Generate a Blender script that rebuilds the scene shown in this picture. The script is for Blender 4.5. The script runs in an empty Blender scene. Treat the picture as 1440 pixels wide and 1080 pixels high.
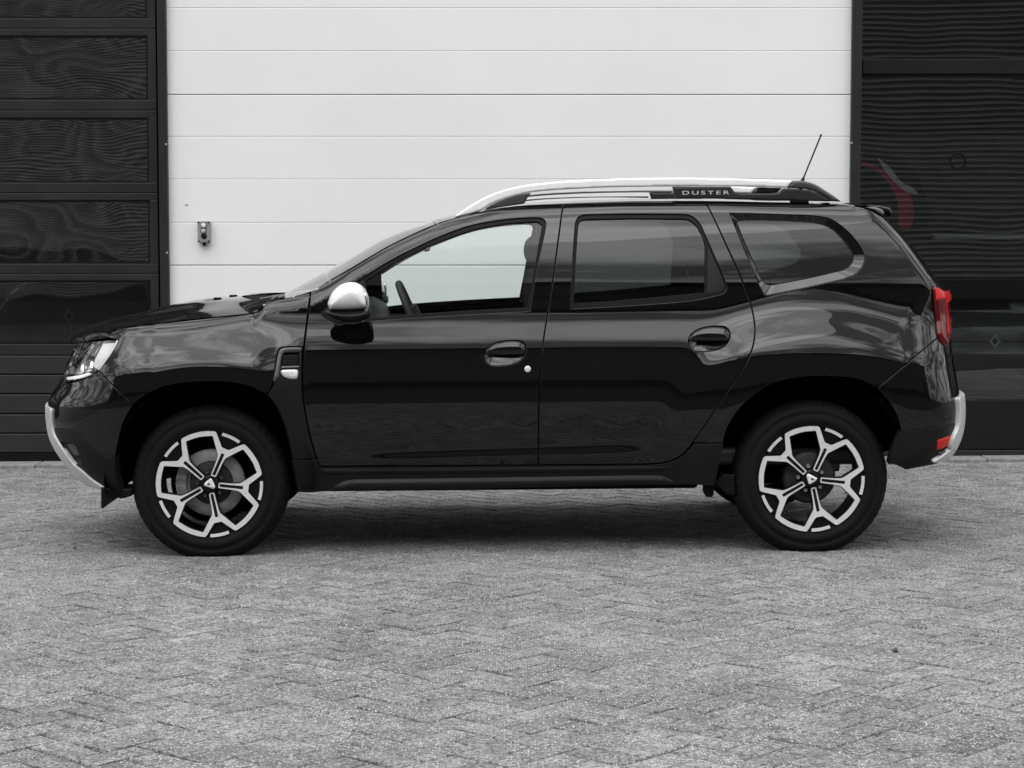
import bpy, bmesh, math, random
import numpy as np
from mathutils import Vector, Matrix
from mathutils.geometry import delaunay_2d_cdt

random.seed(7)
rng = np.random.default_rng(7)
C = bpy.context.scene.collection
scene = bpy.context.scene
R = math.radians

# ------------------------------------------------------------------ camera, sky, sun, exposure
CAM_D, CAM_H, FPX, HORIZON = 9.02, 1.42, 2850.0, 335.0
PITCH = math.atan((540 - HORIZON) / FPX)
cam_data = bpy.data.cameras.new('camera')
cam = bpy.data.objects.new('camera', cam_data)
C.objects.link(cam)
cam.location = (0, -CAM_D, CAM_H)
cam.rotation_euler = (math.pi / 2 - PITCH, 0, 0)
cam_data.sensor_fit = 'HORIZONTAL'
cam_data.sensor_width = 36
cam_data.lens = 36 * FPX / 1440
cam_data.clip_end = 2000
scene.camera = cam

SUN_EL, SUN_ROT = R(58), R(200)
world = bpy.data.worlds.new('World')
scene.world = world
world.use_nodes = True
wn, wl = world.node_tree.nodes, world.node_tree.links
wn.clear()
w_out = wn.new('ShaderNodeOutputWorld')
w_bg = wn.new('ShaderNodeBackground')
w_bg.inputs['Strength'].default_value = 0.10
w_sky = wn.new('ShaderNodeTexSky')
w_sky.sky_type = 'NISHITA'
w_sky.sun_disc = False
w_sky.sun_elevation = SUN_EL
w_sky.sun_rotation = SUN_ROT
w_bw = wn.new('ShaderNodeRGBToBW')
w_tc = wn.new('ShaderNodeTexCoord')
w_sep = wn.new('ShaderNodeSeparateXYZ')
w_abs = wn.new('ShaderNodeMath'); w_abs.operation = 'ABSOLUTE'
w_add = wn.new('ShaderNodeMath'); w_add.operation = 'ADD'; w_add.inputs[1].default_value = 0.5
w_div = wn.new('ShaderNodeVectorMath'); w_div.operation = 'DIVIDE'
w_comb = wn.new('ShaderNodeCombineXYZ')
w_noise = wn.new('ShaderNodeTexNoise')
w_noise.inputs['Scale'].default_value = 5.2
w_noise.inputs['Detail'].default_value = 6
w_noise.inputs['Roughness'].default_value = 0.56
w_noise.inputs['Distortion'].default_value = 0.7
w_map = wn.new('ShaderNodeMapRange')
w_map.inputs['From Min'].default_value = 0.43
w_map.inputs['From Max'].default_value = 0.62
w_map.inputs['To Min'].default_value = 0.36
w_map.inputs['To Max'].default_value = 2.5
w_mul = wn.new('ShaderNodeMath'); w_mul.operation = 'MULTIPLY'
wl.new(w_sky.outputs[0], w_bw.inputs[0])
wl.new(w_tc.outputs['Generated'], w_sep.inputs[0])
wl.new(w_sep.outputs['Z'], w_abs.inputs[0])
wl.new(w_abs.outputs[0], w_add.inputs[0])
for k in range(3):
    wl.new(w_add.outputs[0], w_comb.inputs[k])
wl.new(w_tc.outputs['Generated'], w_div.inputs[0])
wl.new(w_comb.outputs[0], w_div.inputs[1])
wl.new(w_div.outputs[0], w_noise.inputs['Vector'])
wl.new(w_noise.outputs['Fac'], w_map.inputs['Value'])
# cloud layer: an overcast sky is about three times as bright overhead as at the horizon
w_cl = wn.new('ShaderNodeMapRange')
w_cl.inputs['From Min'].default_value = 0.0
w_cl.inputs['From Max'].default_value = 1.0
w_cl.inputs['To Min'].default_value = 4.0
w_cl.inputs['To Max'].default_value = 12.0
w_mix = wn.new('ShaderNodeMix'); w_mix.data_type = 'FLOAT'
w_mix.inputs[0].default_value = 0.8
wl.new(w_sep.outputs['Z'], w_cl.inputs['Value'])
wl.new(w_cl.outputs[0], w_mul.inputs[0])
wl.new(w_map.outputs[0], w_mul.inputs[1])
wl.new(w_bw.outputs[0], w_mix.inputs[2])
wl.new(w_mul.outputs[0], w_mix.inputs[3])
wl.new(w_mix.outputs[0], w_bg.inputs['Color'])
wl.new(w_bg.outputs[0], w_out.inputs['Surface'])

sun_data = bpy.data.lights.new('sun', 'SUN')
sun_data.energy = 0.6
sun_data.angle = R(48)
sun_data.color = (1.0, 0.99, 0.975)
sun = bpy.data.objects.new('sun', sun_data)
C.objects.link(sun)
# sun stands behind the camera, a little to its right: same direction as the sky's
sun_dir = Vector((math.sin(SUN_ROT) * math.cos(SUN_EL), math.cos(SUN_ROT) * math.cos(SUN_EL), math.sin(SUN_EL)))
sun.rotation_euler = sun_dir.to_track_quat('Z', 'Y').to_euler()

scene.view_settings.view_transform = 'Standard'
scene.view_settings.look = 'None'
scene.view_settings.exposure = 0.87
scene.view_settings.gamma = 1
scene.view_settings.use_curve_mapping = False
scene.render.engine = 'CYCLES'
scene.cycles.max_bounces = 12
scene.cycles.transparent_max_bounces = 24
scene.cycles.glossy_bounces = 6

# ------------------------------------------------------------------ helpers: objects
def link(name, me, mat=None, parent=None, loc=None):
    o = bpy.data.objects.new(name, me)
    C.objects.link(o)
    if mat is not None and me is not None and len(me.materials) == 0:
        me.materials.append(mat)
    if parent is not None:
        o.parent = parent
    if loc is not None:
        o.location = loc
    return o

def empty(name, parent=None, loc=(0, 0, 0)):
    o = bpy.data.objects.new(name, None)
    C.objects.link(o)
    o.location = loc
    o.empty_display_size = 0.1
    if parent is not None:
        o.parent = parent
    return o

def tag(o, label, cat, group=None):
    o['label'] = label
    o['category'] = cat
    if group:
        o['group'] = group
    return o

def struct(o, kind='structure'):
    o['kind'] = kind
    return o

def mesh(name, verts, faces, smooth=False, normals=None):
    me = bpy.data.meshes.new(name)
    me.from_pydata([tuple(map(float, v)) for v in verts], [], [tuple(int(i) for i in f) for f in faces])
    if smooth or normals is not None:
        me.polygons.foreach_set('use_smooth', [True] * len(me.polygons))
    me.update()
    if normals is not None:
        me.normals_split_custom_set_from_vertices([tuple(map(float, n)) for n in normals])
    return me

class MB:
    """collects simple shapes for one mesh"""
    def __init__(s):
        s.v, s.f = [], []
    def add(s, v, f):
        n = len(s.v)
        s.v += [tuple(p) for p in v]
        s.f += [tuple(i + n for i in q) for q in f]
    def box(s, x0, x1, y0, y1, z0, z1, ch=0.0):
        if ch <= 0:
            v = [(x, y, z) for z in (z0, z1) for y in (y0, y1) for x in (x0, x1)]
            s.add(v, [(0, 2, 3, 1), (4, 5, 7, 6), (0, 1, 5, 4), (2, 6, 7, 3), (0, 4, 6, 2), (1, 3, 7, 5)])
            return
        bm = bmesh.new()
        bmesh.ops.create_cube(bm, size=1)
        for q in bm.verts:
            q.co = Vector(((x0 + x1) / 2 + q.co.x * (x1 - x0), (y0 + y1) / 2 + q.co.y * (y1 - y0), (z0 + z1) / 2 + q.co.z * (z1 - z0)))
        bmesh.ops.bevel(bm, geom=bm.edges[:], offset=ch, segments=2, profile=0.5, affect='EDGES', clamp_overlap=True)
        bm.verts.index_update()
        s.add([q.co[:] for q in bm.verts], [[q.index for q in f.verts] for f in bm.faces])
        bm.free()
    def tube(s, pts, r, n=10, caps=True):
        pts = [Vector(p) for p in pts]
        rs = r if isinstance(r, (list, tuple)) else [r] * len(pts)
        rings = []
        up = Vector((0, 0, 1))
        for i, p in enumerate(pts):
            d = (pts[min(i + 1, len(pts) - 1)] - pts[max(i - 1, 0)]).normalized()
            a = d.cross(up)
            if a.length < 1e-3:
                a = d.cross(Vector((1, 0, 0)))
            a.normalize()
            b = d.cross(a).normalized()
            rings.append([p + (a * math.cos(2 * math.pi * k / n) + b * math.sin(2 * math.pi * k / n)) * rs[i] for k in range(n)])
        v = [q for ring in rings for q in ring]
        f = []
        for i in range(len(pts) - 1):
            for k in range(n):
                f.append((i * n + k, i * n + (k + 1) % n, (i + 1) * n + (k + 1) % n, (i + 1) * n + k))
        if caps:
            f.append(tuple(range(n))[::-1])
            f.append(tuple((len(pts) - 1) * n + k for k in range(n)))
        s.add(v, f)
    def lathe(s, prof, cx, cz, n=64, y_sign=1, y0=0):
        """prof: list of (r, y); axis along y through (cx, cz)"""
        v, f = [], []
        m = len(prof)
        for k in range(n):
            t = 2 * math.pi * k / n
            for r, y in prof:
                v.append((cx + r * math.cos(t), y0 + y_sign * y, cz + r * math.sin(t)))
        for k in range(n):
            for i in range(m - 1):
                a, b = k * m + i, ((k + 1) % n) * m + i
                f.append((a, b, b + 1, a + 1))
        s.add(v, f)
    def mesh(s, name, smooth=False):
        return mesh(name, s.v, s.f, smooth)
    def build(s, name, mat, parent=None, smooth=False):
        return link(name, s.mesh(name, smooth), mat, parent)

# ------------------------------------------------------------------ helpers: numbers
def pchip(xk, yk):
    xk, yk = np.asarray(xk, float), np.asarray(yk, float)
    h = np.diff(xk); d = np.diff(yk) / h
    m = np.zeros(len(xk))
    m[0], m[-1] = d[0], d[-1]
    for i in range(1, len(xk) - 1):
        if d[i - 1] * d[i] > 0:
            w1, w2 = 2 * h[i] + h[i - 1], h[i] + 2 * h[i - 1]
            m[i] = (w1 + w2) / (w1 / d[i - 1] + w2 / d[i])
    def f(x):
        x = np.clip(np.asarray(x, float), xk[0], xk[-1])
        i = np.clip(np.searchsorted(xk, x) - 1, 0, len(xk) - 2)
        t = (x - xk[i]) / h[i]
        return ((1 + 2 * t) * (1 - t) ** 2 * yk[i] + t * (1 - t) ** 2 * h[i] * m[i]
                + t * t * (3 - 2 * t) * yk[i + 1] + t * t * (t - 1) * h[i] * m[i + 1])
    return f

def cspline(xk, yk):
    """natural cubic spline, straight beyond its ends"""
    xk, yk = np.asarray(xk, float), np.asarray(yk, float)
    n = len(xk); h = np.diff(xk)
    A = np.zeros((n, n)); b = np.zeros(n)
    A[0, 0] = A[-1, -1] = 1
    for i in range(1, n - 1):
        A[i, i - 1], A[i, i], A[i, i + 1] = h[i - 1], 2 * (h[i - 1] + h[i]), h[i]
        b[i] = 3 * ((yk[i + 1] - yk[i]) / h[i] - (yk[i] - yk[i - 1]) / h[i - 1])
    c = np.linalg.solve(A, b)
    bb = (yk[1:] - yk[:-1]) / h - h * (2 * c[:-1] + c[1:]) / 3
    dd = (c[1:] - c[:-1]) / (3 * h)
    def f(x):
        x = np.asarray(x, float)
        i = np.clip(np.searchsorted(xk, x) - 1, 0, n - 2)
        t = x - xk[i]
        t1 = np.clip(t, 0, h[i])
        y = yk[i] + bb[i] * t1 + c[i] * t1 ** 2 + dd[i] * t1 ** 3
        s = bb[i] + 2 * c[i] * t1 + 3 * dd[i] * t1 ** 2
        return y + s * (t - t1)
    return f

def sstep(e0, e1, x):
    t = np.clip((np.asarray(x, float) - e0) / (e1 - e0), 0, 1)
    return t * t * (3 - 2 * t)

def cr(pts, n=8):
    """smooth open curve through the points (centripetal feel, dense)"""
    p = np.asarray(pts, float)
    if len(p) < 3:
        return p
    q = np.vstack([2 * p[0] - p[1], p, 2 * p[-1] - p[-2]])
    out = []
    for i in range(1, len(q) - 2):
        p0, p1, p2, p3 = q[i - 1], q[i], q[i + 1], q[i + 2]
        d0 = max(np.linalg.norm(p1 - p0), 1e-9) ** .5; d1 = max(np.linalg.norm(p2 - p1), 1e-9) ** .5; d2 = max(np.linalg.norm(p3 - p2), 1e-9) ** .5
        m1 = d1 * ((p1 - p0) / d0 - (p2 - p0) / (d0 + d1) + (p2 - p1) / d1)
        m2 = d1 * ((p2 - p1) / d1 - (p3 - p1) / (d1 + d2) + (p3 - p2) / d2)
        for k in range(n):
            t = k / n
            out.append((1 + 2 * t) * (1 - t) ** 2 * p1 + t * (1 - t) ** 2 * m1 + t * t * (3 - 2 * t) * p2 + t * t * (t - 1) * m2)
    out.append(q[-2])
    return np.array(out)

def resample(p, step, closed=False):
    p = np.asarray(p, float)
    if closed:
        p = np.vstack([p, p[:1]])
    s = np.concatenate([[0], np.cumsum(np.linalg.norm(np.diff(p, axis=0), axis=1))])
    n = max(2, int(round(s[-1] / step)) + 1)
    t = np.linspace(0, s[-1], n)
    r = np.stack([np.interp(t, s, p[:, k]) for k in range(p.shape[1])], 1)
    return r[:-1] if closed else r

def fillet(poly, r, n=4):
    """round the corners of a closed polygon"""
    p = np.asarray(poly, float); out = []
    N = len(p)
    for i in range(N):
        a, b, c = p[i - 1], p[i], p[(i + 1) % N]
        la, lc = np.linalg.norm(a - b), np.linalg.norm(c - b)
        rr = min(r, la * .45, lc * .45)
        u, v = b + (a - b) / la * rr, b + (c - b) / lc * rr
        for k in range(n + 1):
            t = k / n
            out.append((1 - t) ** 2 * u + 2 * t * (1 - t) * b + t * t * v)
    return np.array(out)

def inside(pts, poly):
    x, y = pts[:, 0], pts[:, 1]
    px, py = poly[:, 0], poly[:, 1]
    qx, qy = np.roll(px, -1), np.roll(py, -1)
    res = np.zeros(len(pts), bool)
    for i in range(len(poly)):
        if py[i] == qy[i]:
            continue
        c = ((py[i] > y) != (qy[i] > y)) & (x < (qx[i] - px[i]) * (y - py[i]) / (qy[i] - py[i]) + px[i])
        res ^= c
    return res

def dist_to(pts, loops):
    d = np.full(len(pts), 1e9)
    for L in loops:
        A, B = L, np.roll(L, -1, axis=0)
        AB = B - A
        ll = np.maximum((AB ** 2).sum(1), 1e-12)
        for s in range(0, len(pts), 4000):
            P = pts[s:s + 4000]
            t = np.clip(((P[:, None] - A[None]) * AB[None]).sum(2) / ll, 0, 1)
            q = A[None] + t[..., None] * AB[None]
            d[s:s + 4000] = np.minimum(d[s:s + 4000], np.sqrt(((P[:, None] - q) ** 2).sum(2)).min(1))
    return d

def area2(p):
    return 0.5 * np.sum(p[:, 0] * np.roll(p[:, 1], -1) - np.roll(p[:, 0], -1) * p[:, 1])

def shrink(p, g):
    """move a closed ccw polygon inwards by g"""
    e = np.roll(p, -1, axis=0) - p
    n = np.stack([-e[:, 1], e[:, 0]], 1)
    n /= np.maximum(np.linalg.norm(n, axis=1, keepdims=True), 1e-12)
    m = n + np.roll(n, 1, axis=0)
    m /= np.maximum(np.linalg.norm(m, axis=1, keepdims=True), 1e-9)
    k = np.clip((m * n).sum(1, keepdims=True), .5, 1)
    return p + m * g / k

def fill2d(outer, holes, h, extra=None):
    """triangulate a polygon with holes; returns points, triangles, loops of point indices"""
    loops = [outer] + list(holes)
    pts, edges, idx = [], [], []
    for L in loops:
        s = len(pts)
        pts += [tuple(q) for q in L]
        n = len(L)
        edges += [(s + i, s + (i + 1) % n) for i in range(n)]
        idx.append(list(range(s, s + n)))
    lo, hi = outer.min(0), outer.max(0)
    if h:
        gy = np.arange(lo[1] + h * .4, hi[1], h * .866)
        g = []
        for j, y in enumerate(gy):
            xs = np.arange(lo[0] + (j % 2) * h * .5, hi[0], h)
            g.append(np.stack([xs, np.full(len(xs), y)], 1))
        if g:
            g = np.vstack(g)
            m = inside(g, outer)
            for H in holes:
                m &= ~inside(g, H)
            g = g[m]
            if len(g):
                g = g[dist_to(g, loops) > h * .45]
            pts += [tuple(q) for q in g]
    vo, eo, fo, ov, oe, of = delaunay_2d_cdt([Vector(q) for q in pts], edges, [], 0, 1e-7)
    P = np.array([v[:] for v in vo])
    mp = {}
    for k, lst in enumerate(ov):
        for i in lst:
            mp[i] = k
    T = np.array([f for f in fo if len(f) == 3])
    cen = P[T].mean(1)
    m = inside(cen, outer)
    for H in holes:
        m &= ~inside(cen, H)
    T = T[m]
    a = P[T]
    ar = (a[:, 1, 0] - a[:, 0, 0]) * (a[:, 2, 1] - a[:, 0, 1]) - (a[:, 2, 0] - a[:, 0, 0]) * (a[:, 1, 1] - a[:, 0, 1])
    T[ar < 0] = T[ar < 0][:, ::-1]
    T = T[np.abs(ar) > 1e-12]
    return P, T, [[mp[i] for i in L] for L in idx]

# ------------------------------------------------------------------ helpers: photograph measurements -> metres
CP, SP = math.cos(PITCH), math.sin(PITCH)
SLOPE = R(0.37)       # the yard falls gently towards the left
YAW = R(1.15)         # the car is not quite parallel with the wall
M_CAR = np.array(Matrix.Rotation(YAW, 4, 'Z') @ Matrix.Rotation(-SLOPE, 4, 'Y'))
M_INV = np.linalg.inv(M_CAR)
CAM = np.array([0, -CAM_D, CAM_H])

def project(P):
    d = P - CAM
    depth = d[..., 1] * CP - d[..., 2] * SP
    up = d[..., 1] * SP + d[..., 2] * CP
    return np.stack([720 + FPX * d[..., 0] / depth, 540 - FPX * up / depth], -1)

def ray(px, py):
    px, py = np.asarray(px, float), np.asarray(py, float)
    u, v = (px - 720) / FPX, (540 - py) / FPX
    return np.stack([u, CP + v * SP, -SP + v * CP], -1)

def at_y(px, py, y):
    """world point on the upright plane y that is seen at the pixel"""
    d = ray(px, py)
    t = (y - CAM[1]) / d[..., 1]
    return CAM + d * t[..., None]

def at_ground(px, py):
    d = ray(px, py)
    t = (CAM[2]) / (-d[..., 2] + math.tan(SLOPE) * d[..., 0])
    return CAM + d * t[..., None]

CAM_L = (M_INV @ np.append(CAM, 1))[:3]
def car_y(px, py, y):
    """point in the car's own frame on its lengthwise plane y"""
    d = ray(px, py) @ M_INV[:3, :3].T
    t = (y - CAM_L[1]) / d[..., 1]
    return CAM_L + d * t[..., None]

def to_world(P):
    return P @ M_CAR[:3, :3].T + M_CAR[:3, 3]

_xc = {}
def X(px):
    if px not in _xc:
        _xc[px] = float(car_y(px, 520, 0.0)[0])
    return _xc[px]

# ------------------------------------------------------------------ materials
def mat(name, base=(.5, .5, .5), rough=.5, metal=0.0, coat=0.0, ior=1.5, spec=.5, emit=None):
    m = bpy.data.materials.new(name)
    m.use_nodes = True
    b = m.node_tree.nodes['Principled BSDF']
    if isinstance(base, (int, float)):
        base = (base, base, base)
    b.inputs['Base Color'].default_value = (*base, 1)
    b.inputs['Roughness'].default_value = rough
    b.inputs['Metallic'].default_value = metal
    b.inputs['Coat Weight'].default_value = coat
    b.inputs['Coat Roughness'].default_value = 0.015
    b.inputs['Coat IOR'].default_value = 1.5
    b.inputs['IOR'].default_value = ior
    b.inputs['Specular IOR Level'].default_value = spec
    if emit:
        b.inputs['Emission Color'].default_value = (*emit[0], 1)
        b.inputs['Emission Strength'].default_value = emit[1]
    return m

def nd(m, t, **kw):
    n = m.node_tree.nodes.new(t)
    for k, v in kw.items():
        if k in n.inputs:
            n.inputs[k].default_value = v
        else:
            setattr(n, k, v)
    return n

def wire(m, a, b):
    m.node_tree.links.new(a, b)

def bsdf(m):
    return m.node_tree.nodes['Principled BSDF']

def mottle(m, lo, hi, scale=8, detail=6, rough=(None, None), bump=0.0, bump_scale=200, tex='Object'):
    """gentle colour, gloss and relief variation"""
    tc = nd(m, 'ShaderNodeTexCoord')
    n = nd(m, 'ShaderNodeTexNoise', Scale=scale, Detail=detail, Roughness=.6)
    r = nd(m, 'ShaderNodeMapRange')
    r.inputs['From Min'].default_value, r.inputs['From Max'].default_value = .3, .7
    wire(m, tc.outputs[tex], n.inputs['Vector'])
    mix = nd(m, 'ShaderNodeMix', data_type='RGBA')
    lo = (lo,) * 3 if isinstance(lo, (int, float)) else lo
    hi = (hi,) * 3 if isinstance(hi, (int, float)) else hi
    mix.inputs[6].default_value = (*lo, 1); mix.inputs[7].default_value = (*hi, 1)
    wire(m, n.outputs['Fac'], r.inputs['Value'])
    wire(m, r.outputs[0], mix.inputs[0])
    wire(m, mix.outputs[2], bsdf(m).inputs['Base Color'])
    if rough[0] is not None:
        r2 = nd(m, 'ShaderNodeMapRange')
        r2.inputs['From Min'].default_value, r2.inputs['From Max'].default_value = .3, .7
        r2.inputs['To Min'].default_value, r2.inputs['To Max'].default_value = rough
        wire(m, n.outputs['Fac'], r2.inputs['Value'])
        wire(m, r2.outputs[0], bsdf(m).inputs['Roughness'])
    if bump:
        n2 = nd(m, 'ShaderNodeTexNoise', Scale=bump_scale, Detail=3)
        bp = nd(m, 'ShaderNodeBump', Strength=bump, Distance=.002)
        wire(m, tc.outputs[tex], n2.inputs['Vector'])
        wire(m, n2.outputs['Fac'], bp.inputs['Height'])
        wire(m, bp.outputs[0], bsdf(m).inputs['Normal'])
    return m

def glass(name, tint, ior=1.5, rough=0.0, bump=None):
    """thin pane: tinted see-through plus a fresnel reflection"""
    m = bpy.data.materials.new(name)
    m.use_nodes = True
    nt = m.node_tree
    nt.nodes.clear()
    out = nt.nodes.new('ShaderNodeOutputMaterial')
    tr = nt.nodes.new('ShaderNodeBsdfTransparent'); tr.inputs[0].default_value = (*tint, 1)
    gl = nt.nodes.new('ShaderNodeBsdfGlossy'); gl.inputs['Roughness'].default_value = rough
    gl.inputs['Color'].default_value = (1, 1, 1, 1)
    fr = nt.nodes.new('ShaderNodeFresnel'); fr.inputs['IOR'].default_value = ior
    mx = nt.nodes.new('ShaderNodeMixShader')
    nt.links.new(fr.outputs[0], mx.inputs[0]); nt.links.new(tr.outputs[0], mx.inputs[1]); nt.links.new(gl.outputs[0], mx.inputs[2])
    nt.links.new(mx.outputs[0], out.inputs['Surface'])
    if bump:
        sc, st = bump
        tc = nt.nodes.new('ShaderNodeTexCoord')
        n = nt.nodes.new('ShaderNodeTexNoise'); n.inputs['Scale'].default_value = sc; n.inputs['Detail'].default_value = 1.0
        b = nt.nodes.new('ShaderNodeBump'); b.inputs['Strength'].default_value = 1.0; b.inputs['Distance'].default_value = st
        nt.links.new(tc.outputs['Object'], n.inputs['Vector']); nt.links.new(n.outputs['Fac'], b.inputs['Height'])
        nt.links.new(b.outputs[0], gl.inputs['Normal'])
    return m

M_PAINT = mat('black_paint', .0025, .35, coat=1.0, spec=.0)
mottle(M_PAINT, .002, .0032, 1.5, 3)
M_TRIM = mottle(mat('black_trim', .012, .45, spec=.22), .006, .010, 5, 4, (.38, .52), .15, 900)
M_CLAD = mottle(mat('black_cladding', .014, .5, spec=.18), .005, .008, 4, 5, (.42, .6), .3, 1200)
M_RUBBER = mat('black_rubber', .004, .55, spec=.15)
M_DARK = mat('dark_void', .003, .9, spec=.1)
M_SILVER = mottle(mat('silver_paint', .75, .32, metal=.15, coat=.6), .72, .78, 40, 3)
M_SKID = mottle(mat('satin_silver', .55, .38, metal=.25), .5, .6, 60, 3)
M_CHROME = mat('chrome', .75, .08, metal=1)
M_ALLOY = mottle(mat('machined_alloy', .74, .36, metal=.3), .70, .78, 30, 4)
M_GLOSSBLK = mat('gloss_black', .004, .18, coat=.6)
M_TYRE = mottle(mat('tyre_rubber', .006, .7, spec=.12), .0045, .009, 9, 6, (.62, .8), .35, 700)
M_STEEL = mottle(mat('brake_steel', .3, .5, metal=.3), .24, .36, 30, 5)
M_CAST = mottle(mat('cast_iron', .05, .6), .03, .07, 20, 5)
M_GLASS = glass('clear_glass', (.86, .905, .895), 1.38)
M_PRIV = glass('privacy_glass', (.19, .21, .205), 1.46)
M_SCREEN = glass('windscreen_glass', (.84, .87, .86), 1.85)
M_LENS = glass('lamp_lens', (.95, .96, .96), 1.45)
M_RED = mat('red_lens', (.55, .006, .010), .25, coat=.35, spec=.2)
M_RED2 = mat('dark_red_lens', (.10, .001, .002), .25, coat=.35, spec=.2)
M_REFL = mat('red_reflector', (.55, .012, .004), .3, coat=.2, spec=.2)
M_WHITEP_GLINT = mat('white_plastic_and_glint', .8, .3)  # plastic of the button; also the sky glint painted on badge and lettering
M_CABIN = mottle(mat('cabin_plastic', .03, .6), .025, .04, 8, 4, bump=.2, bump_scale=600)
M_SEAT = mottle(mat('seat_fabric', .035, .9), .028, .045, 30, 4, bump=.3, bump_scale=900)
M_LINER = mat('headliner', .3, .9)

# ------------------------------------------------------------------ the car's side as one surface F(a, z)
YC = 0.90                                   # lengthwise middle plane of the car
B_side = cspline([.18, .26, .32, .37, .41, .46, .52, .60, .70, .78, .85, .92, .98, 1.05, 1.20, 1.35, 1.47, 1.56, 1.65],
                 [.100, .066, .052, .042, .033, .024, .019, .015, .0105, .0105, .0155, .0295, .0485, .073, .112, .156, .201, .248, .31])
hubF = car_y(295, 681, .04); hubR = car_y(1141, 673, .04)
HUBZ = float((hubF[2] + hubR[2]) / 2)
cF = (float(hubF[0]), HUBZ); cR = (float(hubR[0]), HUBZ)
arch_o = cspline([.36, .44, .50, .56, .62, .67, .71, .75, .80, .86, 1.0], [-.062, -.062, -.0612, -.0535, -.0385, -.0220, -.0095, -.0025, -.0003, 0, 0])
arch_r = cspline([.36, .44, .50, .56, .63, .69, .74, .79, .84, .90, 1.1], [-.048, -.048, -.0478, -.0455, -.0405, -.030, -.0145, -.004, -.0005, 0, 0])
_zt = [(140, 474), (170, 462), (210, 456), (288, 447.5), (335, 443), (357, 440), (374, 424), (435, 411.5), (496, 376), (547, 346),
       (594, 323), (621, 312), (655, 303), (709, 290.7), (792, 285), (900, 281.5), (990, 281), (1100, 284), (1194, 286.4), (1222, 290), (1300, 300)]
_zp = np.array([car_y(a, b, .16 if a < 600 else .27) for a, b in _zt])
Z_top = pchip(_zp[:, 0], _zp[:, 2])

def S(x, z):
    y = B_side(z)
    d = Z_top(x) - z
    r = .06
    e = np.maximum(0, r - d)
    w = sstep(X(150), X(200), x) * (1 - sstep(X(1205), X(1245), x))
    e1 = np.minimum(e, r * 1.1)
    y = y + w * (.55 * e1 ** 2 / r + .55 * 2.2 * (e - e1))
    rf = np.hypot(x - cF[0], z - cF[1]); rr = np.hypot(x - cR[0], z - cR[1])
    y = y + arch_o(np.clip(rf, .36, 1.0)) * (1 - sstep(X(352), X(440), x))
    y = y + arch_r(np.clip(rr, .36, 1.1)) * sstep(X(915), X(1045), x)
    # low rib along both doors
    wx = sstep(X(455), X(560), x) * (1 - sstep(X(860), X(935), x))
    zc = .438 + .02 * (x - X(690))
    y = y - wx * .0085 * np.exp(-((z - zc) / .026) ** 2)
    return y

P_W, LPH = 2.7, .72
AF = X(215)
L_R = lambda z: .34 - .19 * sstep(1.02, 1.22, z)
_SIL_F = [(117, 464), (109, 480), (103, 488), (96, 505), (89.5, 517), (87.5, 534), (78, 546), (70.5, 555), (68.5, 575), (70.5, 600), (75, 616), (88, 638), (104, 657), (118, 670), (134, 681), (150, 690)]
_SIL_R = [(1246, 305), (1262, 320), (1290, 351), (1318, 391), (1333, 414), (1337, 440), (1338, 470), (1338, 490), (1343, 525), (1349, 555), (1349, 592), (1345, 607), (1334, 630), (1322, 646), (1296, 656)]

def _solve_sil(pts, front):
    zs, xs = [], []
    ph = np.linspace(.05, math.pi / 2, 80)
    for px, py in pts:
        z = float(car_y(px, py, .5)[2])
        x0 = float(car_y(px, py, .45)[0])
        y0 = float(B_side(z))
        lo, hi = -.25, .25
        for _ in range(40):
            mid = (lo + hi) / 2
            xe = x0 + mid
            if front:
                xx = AF - (AF - xe) * np.sin(ph) ** (2 / P_W)
            else:
                L = float(L_R(z)); xx = xe - L + L * np.sin(ph) ** (2 / P_W)
            yy = y0 + (YC - y0) * (1 - np.cos(ph) ** (2 / P_W))
            pr = project(to_world(np.stack([xx, yy, np.full_like(xx, z)], 1)))[:, 0]
            val = pr.min() if front else pr.max()
            if val < px:
                lo = mid
            else:
                hi = mid
        zs.append(z); xs.append(x0 + (lo + hi) / 2)
    o = np.argsort(zs)
    zs, xs = np.array(zs)[o], np.array(xs)[o]
    zz = np.linspace(zs[0], zs[-1], 160)
    base = pchip(zs, xs)(zz)
    sg = (.022 if front else .05) / (zz[1] - zz[0]); m_ = int(3 * sg)
    k = np.exp(-.5 * (np.arange(-m_, m_ + 1) / sg) ** 2); k /= k.sum()
    lead = base[0] + (base[1] - base[0]) * np.arange(-m_, 0); trail = base[-1] + (base[-1] - base[-2]) * np.arange(1, m_ + 1)
    sm = np.convolve(np.concatenate([lead, base, trail]), k, 'valid')
    return cspline(zz[::8], sm[::8])
XEND_F = _solve_sil(_SIL_F, True)
XEND_R = _solve_sil(_SIL_R, False)

def F(a, z):
    a, z = np.asarray(a, float), np.asarray(z, float)
    zf = np.clip(z, .15, 1.10); zr = np.clip(z, .15, 1.60)
    Lf = AF - XEND_F(zf); Lr = L_R(z); AR = XEND_R(zr) - Lr
    pf = np.clip((AF - a) / LPH, 0, math.pi / 2); pr = np.clip((a - AR) / LPH, 0, math.pi / 2)
    xs = np.clip(a, AF, AR)
    y0 = S(xs, z)
    q = 2 / P_W
    x = xs - Lf * np.sin(pf) ** q + Lr * np.sin(pr) ** q
    y = y0 + (YC - y0) * ((1 - np.cos(pf) ** q) + (1 - np.cos(pr) ** q))
    return np.stack([x, y, z * np.ones_like(x)], -1)

A_MIN = AF - LPH * math.pi / 2 + .002
def A_MAX(z):
    return float(XEND_R(np.clip(z, .15, 1.6)) - L_R(z)) + LPH * math.pi / 2 - .002

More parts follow.
